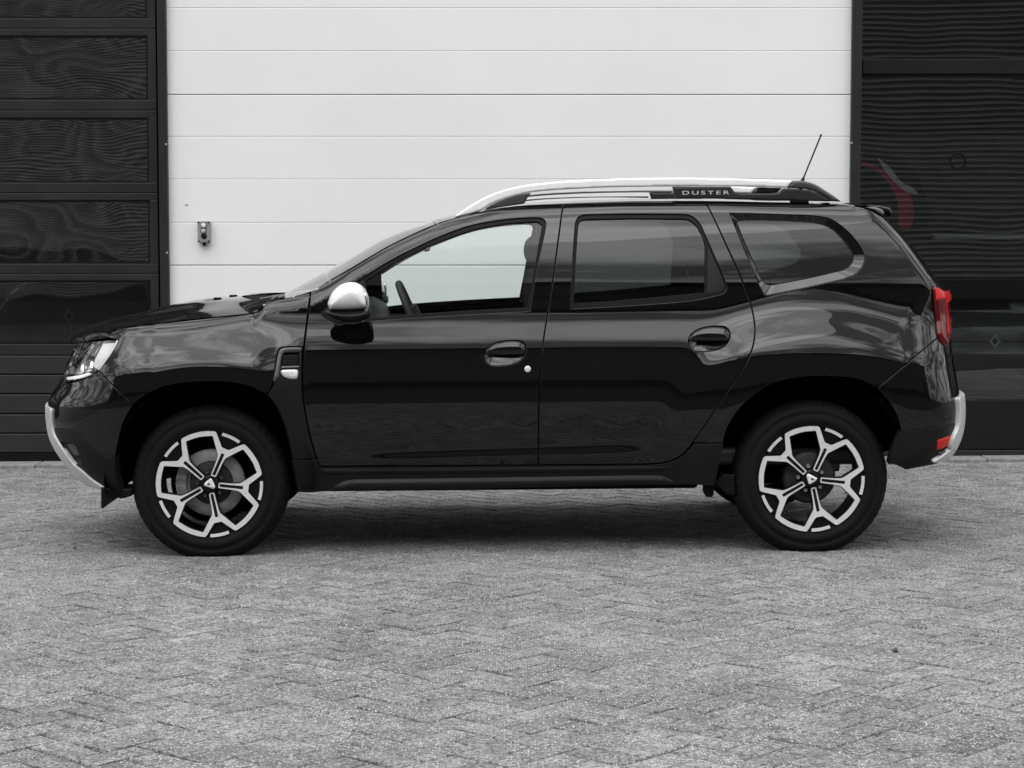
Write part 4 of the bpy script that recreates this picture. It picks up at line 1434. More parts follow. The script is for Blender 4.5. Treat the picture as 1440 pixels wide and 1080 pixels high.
# silver skid plate under the nose
zk0, zk1 = float(az([(71, 575)])[0, 1]), float(az([(149, 690)])[0, 1])
SK_IN = [(69.3, 575), (69.8, 585), (71.2, 600), (74.2, 612), (78.5, 620), (89, 637), (101.5, 654), (112, 662.5), (127.5, 676), (147, 689)]
ski = az(cr(SK_IN, 6), .014)
L_SK = loop(raw(ski), raw([(ski[-1, 0], ski[-1, 1]), (A_MIN, ski[-1, 1])]), raw([(A_MIN, ski[-1, 1]), (A_MIN, ski[0, 1])]), raw([(A_MIN, ski[0, 1]), (ski[0, 0], ski[0, 1])]))
panel('front_skid_plate', L_SK, M_SKID, fc[0], off=.011, gap=0, flange=.02, bevel=.003, far_parent=fc[1])
# air deflector in front of the tyre
pillow('air_deflector', [(147, 682), (147, 711), (150, 711), (166, 699.5), (171, 696.5), (174, 698), (178, 697.5), (190, 694), (190, 684)], .13, .09, .004, M_RUBBER, car, far=True)

# --- headlamp
HEAD = [[(110.5, 482.5), (130, 480.6), (150, 479.2), (165.5, 478.4)], [(165.5, 478.4), (161, 488), (151, 503.5), (138.5, 520.3)], [(138.5, 520.3), (127.8, 527.4), (112, 533.2), (98, 536.8), (91, 537.2)],
        [(91, 537.2), (90, 530), (91.5, 517), (98, 504), (104, 490), (110.5, 482.5)]]
L_HL = loop(*HEAD, step=.008)
lamp = panel('headlamp', L_HL, M_GLOSSBLK, car, off=lambda P, d: -.055 * np.clip(d / .02, 0, 1), gap=.001, h=.012, flange=.0)
panel('lamp_cover', L_HL, M_LENS, lamp[0], off=.001, gap=.0008, h=.012, flange=0, far_parent=lamp[1])
M_MIRR = mottle(mat('lamp_reflector', .7, .12, metal=.9), .6, .8, 20)
def lamp_bit(name, px, m, off, fl=.012, dome=0):
    q = loop(*px, off=off, step=.006)
    fo = (lambda P, d: off + dome * np.sqrt(np.maximum(0, 1 - (1 - np.clip(d / .015, 0, 1)) ** 2))) if dome else off
    panel(name, q, m, lamp[0], off=fo, gap=0, h=.008, flange=fl, bevel=.001, far_parent=lamp[1])
lamp_bit('lamp_reflector', [[(146, 481.5), (162, 480.5)], [(162, 480.5), (158, 489), (149, 503), (136.5, 518.5)], [(136.5, 518.5), (132.5, 516), (133, 508), (138, 497), (146, 481.5)]], mat('lamp_white', .78, .25, coat=.5), -.012)
lamp_bit('lamp_reflector', [[(131, 482.5), (143, 482)], [(143, 482), (137, 492), (131, 500), (124, 498)], [(124, 498), (122, 494), (131, 482.5)]], M_MIRR, -.02)
lamp_bit('projector', [[(121, 507.5), (131, 505.5)], [(131, 505.5), (131, 513), (129, 521)], [(129, 521), (120, 523)], [(120, 523), (120, 514), (121, 507.5)]], M_MIRR, -.016, .01, .008)
lamp_bit('projector', [[(110.5, 512), (118, 510)], [(118, 510), (117.5, 518), (116.5, 524.5)], [(116.5, 524.5), (109, 525.8)], [(109, 525.8), (109.5, 518), (110.5, 512)]], M_MIRR, -.016, .01, .008)
lamp_bit('lamp_bezel', [[(96, 507), (103, 504), (112, 501), (121, 492), (131, 482.5)], [(131, 482.5), (127.5, 482.8)], [(127.5, 482.8), (117, 492), (109, 499), (97, 503.5)], [(97, 503.5), (96, 507)]], M_CHROME, -.008)
lamp_bit('lamp_bezel', [[(107, 526), (109, 516), (113, 508), (119, 499)], [(119, 499), (121, 499.5)], [(121, 499.5), (115.5, 508), (111, 517), (109.5, 526)], [(109.5, 526), (107, 526)]], M_CHROME, -.010)
lamp_bit('lamp_reflector', [[(93.5, 522), (100, 513), (104, 517)], [(104, 517), (105, 525)], [(105, 525), (94, 527)], [(94, 527), (93.5, 522)]], mat('lamp_grey', .3, .25, coat=.5), -.02)
lamp_bit('daytime_light', [[(93.5, 530.5), (110, 528.2), (124.5, 524.2)], [(124.5, 524.2), (126.3, 526)], [(126.3, 526), (112, 531), (94, 533.6)], [(94, 533.6), (93.5, 530.5)]], mat('light_bar', .85, .25, emit=((1, 1, 1), .25)), -.004)
lamp_bit('lamp_seal', [[(165.8, 478.6), (161.3, 488), (151.3, 503.5), (138.8, 520.4)], [(138.8, 520.4), (137.4, 519.4)], [(137.4, 519.4), (149.8, 503), (159.6, 487.6), (164, 478.6)], [(164, 478.6), (165.8, 478.6)]], mat('seal_grey', .5, .3), .0012, .004)

# grille between the lamps
zt = float(az([(109, 483)])[0, 1]); zb_ = zB0
ga = float(az([(92, 536)])[0, 0]) - .03
L_GRL = loop(raw([(ga, zt), (A_MIN, zt)]), raw([(A_MIN, zt), (A_MIN, zb_ + .004)]), raw([(A_MIN, zb_ + .004), (ga, zb_ + .004)]), raw([(ga, zb_ + .004), (ga, zt)]))
grl = panel('grille', L_GRL, M_GLOSSBLK, car, off=-.02, gap=0, flange=0)
for k in range(3):
    zz0 = zb_ + .03 + k * (zt - zb_ - .04) / 3
    panel('grille_bar', loop(raw([(ga - .02, zz0), (A_MIN, zz0)]), raw([(A_MIN, zz0), (A_MIN, zz0 + .018)]), raw([(A_MIN, zz0 + .018), (ga - .02, zz0 + .018)]), raw([(ga - .02, zz0 + .018), (ga - .02, zz0)])), M_CHROME, grl[0], off=-.006, gap=0, flange=.01, far_parent=grl[1])

# --- rear bumper, cladding, skid, lamps, tailgate
zR0 = float(az([(1337, 500)])[0, 1]); zR1 = float(az([(1347, 594)])[0, 1]); zR2 = float(az([(1300, 655)])[0, 1])
RB_SEAM = [(1267, 607.5), (1285, 605.3), (1303, 603), (1320, 600.8), (1340, 597)]
aR_s = float(az([(1340, 597)])[0, 0])
L_RB = loop(SEAM_RB, ARCH_R2, RB_SEAM, raw([(aR_s, zR1), (A_MAX(zR1), zR1)]), raw([(A_MAX(zR1), zR1), (A_MAX(zR0), zR0)]), raw([(A_MAX(zR0), zR0), (float(az([(1332, 498)])[0, 0]), zR0)]), [(1332, 498), (1329, 488), (1322, 472)])
rbump = panel('rear_bumper', L_RB, M_PAINT, car, flange=.03)
L_RCL = loop(RB_SEAM, raw([(aR_s, zR1), (A_MAX(zR1), zR1)]), raw([(A_MAX(zR1), zR1), (A_MAX(zR2), zR2)]), raw([(A_MAX(zR2), zR2), (float(az([(1304, 654.5)])[0, 0]), zR2)]), [(1304, 654.5), (1290, 657), (1274, 660)], [(1274, 660), (1257.5, 652.6), (1249, 652.6)], [(1249, 652.6), (1256, 630), (1264, 609)], [(1264, 609), (1267, 607.5)])
L_REF = loop([(1318, 618), (1326, 615.5), (1338.5, 611)], [(1338.5, 611), (1336.5, 620), (1333, 627.6)], [(1333, 627.6), (1325, 631.5), (1317, 634)], [(1317, 634), (1317, 626), (1318, 618)], step=.005)
rcl = panel('rear_cladding', L_RCL, M_CLAD, car, holes=[L_REF], off=.002, gap=.0012, flange=.05)
panel('reflector', L_REF, M_REFL, rcl[0], off=lambda P, d: -.002 + .005 * np.clip(d / .006, 0, 1), gap=.0006, h=.008, flange=.02, far_parent=rcl[1])
panel('reflector_lip', loop([(1318, 636), (1334, 631)], [(1334, 631), (1336.5, 633)], [(1336.5, 633), (1330, 637.5), (1322, 638.5)], [(1322, 638.5), (1318, 636)], step=.005), mat('lip_grey', .04, .4), rcl[0], off=.012, gap=0, h=.01, flange=.015, far_parent=rcl[1])
# parking sensor
sxp = az([(1330.5, 588)])[0]
pS, nS = F(sxp[0], sxp[1]), NORM(sxp[0], sxp[1])
bm = bmesh.new(); bmesh.ops.create_cone(bm, cap_ends=True, segments=24, radius1=.011, radius2=.009, depth=.004)
me = bpy.data.meshes.new('parking_sensor'); bm.to_mesh(me); bm.free(); me.materials.append(M_TRIM)
o = link('parking_sensor', me, None, rbump[0], tuple(pS + nS * .001)); o.rotation_euler = Vector(nS).to_track_quat('Z', 'Y').to_euler()
SK_R = [(1347.6, 560), (1348.6, 575), (1348, 592), (1346, 603), (1342, 612), (1336, 627.6), (1335, 632), (1323, 642), (1312, 649)]
skr = az(cr(SK_R, 6), .014)
zz_r = skr[:, 1]
L_SKR = loop(raw(skr), raw([(skr[-1, 0], zz_r[-1]), (A_MAX(zz_r[-1]), zz_r[-1])]), raw([(A_MAX(z), z) for z in np.linspace(zz_r[-1], zz_r[0], 10)]), raw([(A_MAX(zz_r[0]), zz_r[0]), (skr[0, 0], zz_r[0])]))
panel('rear_skid_plate', L_SKR, M_SKID, rcl[0], off=.022, gap=0, flange=.025, bevel=.004, far_parent=rcl[1])

zT = float(az([(1243, 307)])[0, 1])
zs_ = np.linspace(zT, zR0, 24)
L_TG = loop([(1242.5, 307.5), (1263, 329.7), (1284, 356), (1302, 381), (1306.8, 389), (1309.5, 403), (1312, 414), (1314.5, 428), (1318, 450), (1322, 472), (1329, 488), (1332, 498)],
            raw([(float(az([(1332, 498)])[0, 0]), zR0), (A_MAX(zR0), zR0)]), raw([(A_MAX(z), z) for z in zs_[::-1]]), raw([(A_MAX(zT), zT), (float(az([(1242.5, 307.5)])[0, 0]), zT)]))
tg = panel('tailgate', L_TG, M_PAINT, car, off=-.004, flange=.03)
M_RGL = mat('rear_glass_black', .003, .05, coat=1)
TL = [[(1314.6, 405), (1315.6, 403.2), (1318, 403)], [(1318, 403), (1325, 406.5), (1330.5, 410.5)], [(1330.5, 410.5), (1332, 415), (1333.5, 430), (1335, 445.5), (1337, 465), (1336.8, 472)], [(1336.8, 472), (1333, 485.5)],
      [(1333, 485.5), (1330, 484)], [(1330, 484), (1322.5, 472), (1319, 448), (1316, 424.7), (1314.6, 405)]]
try:
    L_TL = loop(*TL, off=.012, step=.006)
    tl = panel('tail_lamp', L_TL, M_RED2, car, off=lambda P, d: .004 + .016 * np.clip(d / .008, 0, 1), gap=.0, h=.008, flange=.02, bevel=.001)
    for seg, mm in (([[(1315.8, 405.5), (1319, 404.6), (1330, 411.5)], [(1330, 411.5), (1331.3, 418)], [(1331.3, 418), (1326, 419.5), (1316.5, 422)], [(1316.5, 422), (1315.8, 405.5)]], M_RED),
                    ([[(1330.2, 419), (1331.6, 419)], [(1331.6, 419), (1333.5, 440), (1336, 468)], [(1336, 468), (1334.4, 468)], [(1334.4, 468), (1332, 440), (1330.2, 419)]], M_RED),
                    ([[(1319, 424), (1328, 422)], [(1328, 422), (1329.5, 436)], [(1329.5, 436), (1320.5, 438)], [(1320.5, 438), (1319, 424)]], M_RED2)):
        panel('lamp_segment', loop(*seg, off=.022, step=.005), mm, tl[0], off=.0215, gap=0, h=.008, flange=.003, bevel=.0008, far_parent=tl[1])
except Exception as ex:
    print('tail lamp', ex)

# --- bonnet, cowl, windscreen, roof
def edge3(pts, n, off=0.0):
    q = resample(az(cr(pts, 8)), .01)
    P = F(q[:, 0], q[:, 1]) + NORM(q[:, 0], q[:, 1]) * off
    return resample(P, 1e-9 if False else (np.linalg.norm(np.diff(P, axis=0), axis=1).sum() / (n - 1)))[:n]
def mid3(pts, n, y=YC):
    P = np.array([car_y(a, b, y) for a, b in cr(pts, 8)])
    return resample(P, np.linalg.norm(np.diff(P, axis=0), axis=1).sum() / (n - 1))[:n]
NB = 70
e1 = edge3([(112, 480.5), (130, 478), (150.5, 474.2), (158, 466.4), (170, 461.3), (205, 456), (250, 451), (290, 446.6), (333, 442.3), (354, 440), (361, 438), (366, 434.8), (373, 424)], NB)
c1 = mid3([(107.5, 479), (109, 473.5), (114, 466), (122, 460.5), (142, 453.2), (161, 448.2), (183, 443.6), (205, 439.3), (222, 434.2), (245, 428.8), (262, 425.3), (283, 420.8), (317, 416.3), (345, 413.2)], NB)
n_ = min(len(e1), len(c1))
c1[15:, 2] -= .007 * np.linspace(0, 1, len(c1) - 15)[:, None][:, 0] ** .3
def bonnet_ridge(s, t):
    w = float(sstep(.14, .4, t)) * (1 - .9 * float(sstep(.72, .98, t)))
    return w * .010 * float(sstep(.34, .50, s)) - .004 * w * math.exp(-((s - .26) / .10) ** 2)
bonnet = cross_loft('bonnet', e1[:n_], c1[:n_], M_PAINT, car, nv=40, g=2.4, hz=3.4, ridge=bonnet_ridge)
for (px, py, yy) in ((306, 419.5, .62), (328, 414.4, .9)):   # washer jets
    p = car_y(px, py, yy)
    bv = np.array([v.co[:] for v in bonnet.data.vertices]); p[2] = bv[np.argmin((bv[:, 0] - p[0]) ** 2 + (bv[:, 1] - yy) ** 2), 2] + .001
    b = MB(); b.box(p[0] - .018, p[0] + .018, p[1] - .014, p[1] + .014, p[2] - .012, p[2] + .006, .003); b.build('washer_jet', M_RUBBER, bonnet)
e2 = edge3([(374, 426), (388, 423.5), (404, 420.5)], 12, -.004)
c2 = mid3([(343, 417.5), (372, 416.5), (400, 415.5)], 12)
e2[:, 2] -= .004
cowl = cross_loft('cowl', e2[:11], c2[:11], M_DARK, car, nv=16)
M_WIPER = mat('wiper_grey', .03, .5)
for (pts, r_) in (([(366, 420.5, .24), (376, 418.6, .30), (388, 416.2, .42), (398, 414.6, .62)], .005), ([(382, 421.5, .22), (387, 417.2, .24), (391, 418.8, .26), (399, 415.6, .34)], .006)):
    b = MB(); b.tube([car_y(*q) for q in pts], r_, 8); b.build('wiper_arm', mat('wiper_grey', .10, .5), car, True)
NW = 60
e3 = edge3([(402, 419.6), (420, 415.2), (437, 409.7), (470, 390.3), (496.7, 374.8), (547, 345.3), (594, 322.6), (612, 315.3)], NW)
c3 = mid3([(398, 414.5), (404, 411.5), (411, 408), (440, 391.5), (473, 373.2), (505, 354.3), (535.5, 336.6), (570, 322), (600, 313), (608, 310.2)], NW)
n_ = min(len(e3), len(c3))
screen = cross_loft('windscreen', e3[:n_], c3[:n_], M_SCREEN, car, nv=30, g=2.0, hz=2.0)
e4 = edge3([(613, 315), (621, 311.8), (655, 302.7), (709, 290.2), (738, 286.8), (792, 284.6), (850, 282.2), (920, 280.7), (991, 280.6), (1058, 282.4), (1135, 284.6), (1180, 285.6), (1206, 289.6)], 90)
c4 = mid3([(609, 310), (613, 308.5), (640, 302.4), (680, 294), (709, 289.6), (738, 286.6), (792, 284), (850, 281.8), (920, 280.5), (991, 280.5), (1058, 282), (1135, 284.5), (1180, 286), (1214, 290)], 90)
n_ = min(len(e4), len(c4))
roof = cross_loft('roof', e4[:n_], c4[:n_], M_PAINT, car, nv=24, g=2.4, hz=2.4)
e5, c5 = e4[:n_].copy(), c4[:n_].copy()
e5[:, 2] -= .03; c5[:, 2] -= .035; e5[:, 1] += .012
cross_loft('headliner', e5[4:], c5[4:], M_LINER, roof, nv=10)
# spoiler over the tailgate
spo = np.array([car_y(a, b, .5)[[0, 2]] for a, b in [(1206, 289.2), (1214, 289.6), (1227, 290), (1239.7, 293), (1244, 298.5), (1241.5, 304.5), (1233, 300), (1221, 294.4)]])
link('spoiler', pillow_mesh('spoiler', spo, YC, .60, .012, px=False), M_PAINT, car)
pillow('spoiler_cap', [(1216, 291.2), (1229, 291), (1239, 294.4), (1243, 299), (1240.6, 303.6), (1228, 296)], .30, .02, .006, mat('spoiler_trim', .12, .3), car, far=True)

# --- roof rails
RY = .30
SILV = [(638.7, 304.8), (654.7, 293.2), (678, 279.4), (703, 268.8), (731, 261.8), (756, 258.2), (790, 255), (820, 253.2), (880, 251), (940, 250.2), (980, 250.3), (1058, 252.2), (1114, 254.3)]
SILV_B = [(1106, 264), (1060, 262.6), (980, 262), (900, 262.6), (852, 263.6), (820, 265), (780, 267.2), (749, 270.2), (731, 273.6), (709, 280), (689, 288.2), (678, 295.2), (655, 302.6), (641, 305.6)]
rail_px = list(map(tuple, cr(SILV, 6))) + list(map(tuple, cr(SILV_B, 6)))
rail = link('roof_rail', pillow_mesh('roof_rail', np.array(rail_px), RY, .022, .006, h=.006), mottle(mat('rail_silver', .84, .5), .81, .86, 40, 3), car)
rail2 = mirror_obj(rail, car)
def rail_bit(name, pts, m, hw=.016, r=.004, y=RY, holes=None):
    o = link(name, pillow_mesh(name, np.array(pts), y, hw, r), m, rail)
    o2 = mirror_obj(o, rail2)
    return o
M_RAILB = mottle(mat('rail_black', .016, .42), .013, .02, 8, 4, (.36, .48))
rail_bit('rail_foot', list(map(tuple, cr([(680, 295.6), (690, 288.6), (709, 280.4), (731, 274), (747, 271.2)], 5))) + [(741, 279), (737.5, 286.4), (709, 290.6), (690, 293.6)], mottle(mat('rail_foot', .045, .5), .04, .05), .014)
rail_bit('rail_rib', list(map(tuple, cr([(744, 274.4), (780, 271.4), (852, 269), (944, 268.3)], 5))) + list(map(tuple, cr([(944, 271.2), (880, 270.2), (852, 270.6), (780, 273.4), (744, 276.8)], 5))), mat('rib_grey', .10, .5), .006, .002)
CAPT = list(map(tuple, cr([(1114, 254.4), (1128, 254.4), (1145, 259), (1161, 268.6), (1174.4, 277.4), (1182, 283.6)], 6)))
rail_bit('rail_cap', CAPT + [(1168, 283)] + list(map(tuple, cr([(1166, 280.5), (1151, 271.6), (1137.5, 266.8), (1122, 265), (1107, 264.3)], 5))), mottle(mat('rail_cap', .05, .4), .045, .055), .024, .010)
# black name plate with the open slot behind the lettering
plate_top = [(945.2, 262.6), (1026.8, 262.6), (1032.6, 270), (1040, 271.6), (1086, 272), (1095, 270.6), (1101, 265.2), (1107, 264.8), (1122, 265.6), (1137.5, 267.4), (1151, 272.2), (1166, 281.4), (1167, 283.4)]
plate = rail_bit('rail_plate', plate_top + [(1100, 281.6), (1000, 279), (950.6, 279.2)], M_RAILB, .018, .004)
rail_bit('rail_web', [(1066, 263.4), (1100, 264.4), (1094, 270), (1087, 271.4), (1061.5, 271.4)], M_RAILB, .006, .002, RY + .012)
pl = car_y(993, 270.9, RY - .0185); pr_ = car_y(1025.5, 270.9, RY - .0185); p0 = car_y(959.8, 270.9, RY - .0185)
zh = car_y(993, 268.4, RY - .0185)[2] - car_y(993, 273.6, RY - .0185)[2]
M_LET = mat('lettering_silver', .75, .3, metal=.2)
tx = text_obj('lettering', 'DUSTER', float(pr_[0] - p0[0]), float(zh), M_LET, plate, .002)
tx.location = (float((pr_[0] + p0[0]) / 2), RY - .0185, float(pl[2]))
# aerial
ab, at_ = car_y(1128.5, 253.8, YC), car_y(1155, 189, YC)
d_ = at_ - ab
b = MB()
b.tube([ab - np.array([.02, 0, .10]), ab, ab + d_ * .06], [.012, .009, .006], 10)
b.tube([ab + d_ * t for t in np.linspace(.05, .995, 40)], [.0032 + .0012 * (k % 2) for k in range(39)] + [.003], 8)
b.tube([ab + d_ * .965, ab + d_], [.0048, .0048], 8)
b.build('aerial', M_RUBBER, car, True)
am = MB(); am.box(ab[0] - .06, ab[0] + .03, YC - .02, YC + .02, ab[2] - .16, ab[2] - .06, .008); am.build('aerial_base', M_RUBBER, roof)

# --- door mirrors
MY = -.085
cap = pillow('mirror', list(map(tuple, cr([(461, 427), (465, 415), (471.5, 406.5), (480, 400.2), (492, 396.8), (503, 398.4), (511.5, 404.5), (516.5, 414), (518.6, 424), (518.6, 431)], 5))) + [(518.4, 432.6)] + list(map(tuple, cr([(505, 434.4), (485, 435.6), (463.5, 435.4)], 4))), MY, .080, .060, M_SILVER, car, h=.006)
bowlm = pillow('mirror_shell', [(456.5, 438.5), (462, 436), (485, 436.2), (505, 435), (518.6, 433.2)] + list(map(tuple, cr([(520.2, 436), (520.2, 445), (514, 449.2), (502, 452.6), (488, 453.2), (474, 449.6), (463, 444.4)], 4))), MY, .086, .066, M_TRIM, cap, h=.006)
mg = pillow('mirror_glass', [(515, 412), (517.6, 418), (518, 436), (516, 444), (514, 444), (513, 412)], MY, .055, .004, mat('mirror_glass', .6, .04, metal=1), cap)
ma_ = pillow('mirror_arm', [(480, 448), (508, 447), (514, 452), (500, 456.5), (484, 455.5)], MY + .1, .075, .012, M_GLOSSBLK, cap)
cap2 = mirror_obj(cap, car)
for o in (bowlm, mg, ma_):
    mirror_obj(o, cap2)

# --- underbody, wheel wells
b = MB(); b.box(cF[0] - .45, cR[0] + .42, .48, 1.4, .37, .45, .03); b.build('underbody', M_DARK, car)
b = MB(); b.box(X(455), X(985), .07, 1.73, .285, .36, .02); b.build('floor_pan', M_DARK, car)
b = MB(); b.box(X(330), X(1040), .62, 1.68, .238, .284, .02); b.build('belly_light_block', M_DARK, car)  # unseen slab, hung low to keep light from under the car
b = MB(); b.box(X(300), X(1020), .95, 1.66, .20, .237, .01); b.build('low_light_block', M_DARK, car)  # added lower slab, darkens the shadow on the paving
b = MB(); b.box(X(310), X(1010), 1.25, 1.62, .165, .199, .01); b.build('low_light_block', M_DARK, car)  # lowest added slab, blocks light coming off the white wall
for yy in (.30, 1.38):
    b = MB(); b.tube([(cR[0] + .02, yy + .06, cR[1]), (cR[0] - .25, yy + .05, cR[1] + .01), (cR[0] - .62, yy + .06, cR[1] + .03)], [.05, .075, .06], 12); b.build('trailing_arm', M_DARK, car, True)
b = MB(); b.tube([(X(980), 1.2, .27), (X(1060), 1.2, .25), (X(1250), 1.25, .26)], .04, 12); b.build('exhaust', M_CAST, car)
b = MB(); b.tube([(cR[0], .2, cR[1] - .01), (cR[0], 1.6, cR[1] - .01)], .05, 12); b.build('axle', M_CAST, car)
pillow('jacking_point', [(989.5, 680), (1002, 680), (1002, 694), (999, 697.5), (992, 697), (989.5, 692)], .12, .05, .004, M_RUBBER, car, far=True)
pillow('mud_flap', [(1000, 676), (1012, 664), (1030, 664), (1030, 693), (1020, 693)], .14, .1, .004, M_RUBBER, car, far=True)
for (cx_, cz_), nm in ((cF, 'wheel_liner'), (cR, 'wheel_liner')):
    V, f = [], []
    nseg = 40
    for k in range(nseg + 1):
        t = R(-28) + (math.pi + R(56)) * k / nseg
        rr_ = .468
        zl = max(.42 if (cx_ > 0 and math.cos(t) > 0) else .30, cz_ + rr_ * math.sin(t))
        V += [(cx_ + rr_ * math.cos(t), .012, zl), (cx_ + rr_ * math.cos(t), .42, zl), (cx_, .42, cz_)]
    for k in range(nseg):
        a = 3 * k
        f += [(a, a + 1, a + 4, a + 3), (a + 1, a + 2, a + 5, a + 4)]
    o = link(nm, mesh(nm, V, f, True), M_DARK, car)
    mirror_obj(o, car)

# --- cabin
b = MB(); b.box(X(440), X(1240), .14, 1.66, .38, .46, .02); b.build('cabin_floor', M_CABIN, car)
dash = np.array([car_y(a, c_, .5)[[0, 2]] for a, c_ in [(420, 425), (470, 424), (512, 427), (530, 438), (536, 455), (520, 490), (430, 490)]])
link('dashboard', pillow_mesh('dashboard', dash, YC, .74, .03, px=False, h=.02), M_CABIN, car)
# steering wheel
sw = car_y(582, 450, .55)
bm = bmesh.new()
V, f = [], []
nu, nv_ = 40, 10
for i in range(nu):
    t = 2 * math.pi * i / nu
    for j in range(nv_):
        s = 2 * math.pi * j / nv_
        V.append(((.185 + .017 * math.cos(s)) * math.cos(t), (.185 + .017 * math.cos(s)) * math.sin(t), .017 * math.sin(s)))
for i in range(nu):
    for j in range(nv_):
        f.append((i * nv_ + j, ((i + 1) % nu) * nv_ + j, ((i + 1) % nu) * nv_ + (j + 1) % nv_, i * nv_ + (j + 1) % nv_))
bm.free()
me = mesh('steering_wheel', V, f, True); me.materials.append(M_CABIN)
swo = link('steering_wheel', me, None, car, tuple(sw)); swo.rotation_euler = (0, R(-112), 0)
b = MB(); b.box(-.17, .17, -.03, .03, -.012, .012, .01); b.box(-.07, .07, -.07, .05, -.04, .013, .012)
o = b.build('wheel_hub', M_CABIN, swo)
b = MB(); b.tube([(sw[0], sw[1], sw[2]), (sw[0] - .35, sw[1], sw[2] - .12)], .03, 10); b.build('steering_column', M_CABIN, car)
for yy in (.50, 1.30):
    s_ = pillow('front_seat', list(map(tuple, cr([(738, 385), (746, 376), (764, 377), (776, 392), (790, 450), (797, 505), (790, 520), (765, 520), (752, 512), (741, 470), (737, 420), (738, 385)], 5)))[:-1], yy, .24, .07, M_SEAT, car)
    pillow('head_rest', list(map(tuple, cr([(739, 340), (746, 333), (760, 333), (768, 344), (769, 362), (762, 371), (746, 371), (739, 363), (737, 352), (739, 340)], 5)))[:-1], yy, .13, .04, M_SEAT, s_)
    pillow('seat_cushion', [(640, 492), (660, 486), (760, 496), (770, 510), (765, 530), (650, 530), (638, 510)], yy, .25, .05, M_SEAT, s_)
s_ = pillow('rear_seat', [(985, 400), (997, 393), (1010, 398), (1045, 500), (1040, 520), (1010, 520)], YC, .62, .05, M_SEAT, car)
pillow('seat_cushion', [(890, 500), (910, 494), (1020, 500), (1030, 520), (900, 530), (888, 515)], YC, .62, .04, M_SEAT, s_)
for yy in (.5, 1.3):
    pillow('head_rest', list(map(tuple, cr([(990, 370), (996, 362), (1008, 363), (1014, 374), (1013, 390), (998, 394), (990, 386), (990, 370)], 5)))[:-1], yy, .12, .03, M_SEAT, s_)
rm = car_y(600, 345, YC)
b = MB(); b.box(rm[0] - .015, rm[0] + .015, YC - .12, YC + .12, rm[2] - .03, rm[2] + .04, .01); b.build('inner_mirror', M_CABIN, car)

# --- wheels
RR = 75.2 / 314.2             # radius of the machined face
def star_mesh(name, y0, y1, grow=0.0, slots=True, bev=.0016):
    out, inn, slot = [], [], []
    for k in range(5):
        th = R(6.5 + 72 * k)
        ax = np.array([math.cos(th), math.sin(th)]); pe = np.array([-math.sin(th), math.cos(th)])
        P = lambda u, v: ax * u + pe * v
        A = lambda r, d: np.array([r * math.cos(th + R(d)), r * math.sin(th + R(d))])
        g = grow
        out += [A(1.0, -17.2), A(.97, -15.6), A(.735 - g, -5.4 - 40 * g), A(.735 - g, 5.4 + 40 * g), A(.97, 15.6), A(1.0, 17.2)]
        out += [A(1.0, d) for d in np.linspace(20, 52, 12)]
        inn += [P(.165, -.052 - g), P(.165, .052 + g), P(.45, .060 + g), P(.57, .076 + g), A(.918 - g, 19.8 + 40 * g)]
        inn += [A(.908 - g, d) for d in np.linspace(24, 48, 8)]
        inn += [A(.918 - g, 52.2 - 40 * g), (lambda t: np.array([math.cos(t), math.sin(t)]) * .57 + np.array([-math.sin(t), math.cos(t)]) * (-.076 - g))(th + R(72)),
                (lambda t: np.array([math.cos(t), math.sin(t)]) * .45 + np.array([-math.sin(t), math.cos(t)]) * (-.060 - g))(th + R(72))]
        slot.append(fillet(np.array([P(.19, -.027), P(.63, -.031), P(.63, .031), P(.19, .027)]), .012, 3))
    out = fillet(np.array(out), .02, 3); inn = fillet(np.array(inn), .028, 3)
    holes = [inn] + (slot if slots else [])
    P2, T, loops = fill2d(out, holes, .05)
    P2 = P2 * RR
    dish = lambda p: .010 * (1 - np.clip(np.hypot(p[:, 0], p[:, 1]) / RR, 0, 1)) ** 1.5
    yd = y0 + dish(P2)
    V = [(p[0], y, p[1]) for p, y in zip(P2, yd)]
    # image angles run clockwise on the near side: mirror z
    V = [(v[0], v[1], -v[2]) for v in V]
    f = [tuple(t[::-1]) for t in T]
    for L in loops:
        n = len(L); b0 = len(V)
        V += [(V[i][0], y1, V[i][2]) for i in L]
        for k in range(n):
            f.append((L[k], L[(k + 1) % n], b0 + (k + 1) % n, b0 + k))
    me = mesh(name, V, f)
    bm = bmesh.new(); bm.from_mesh(me); bmesh.ops.recalc_face_normals(bm, faces=bm.faces); bm.to_mesh(me); bm.free()
    return me

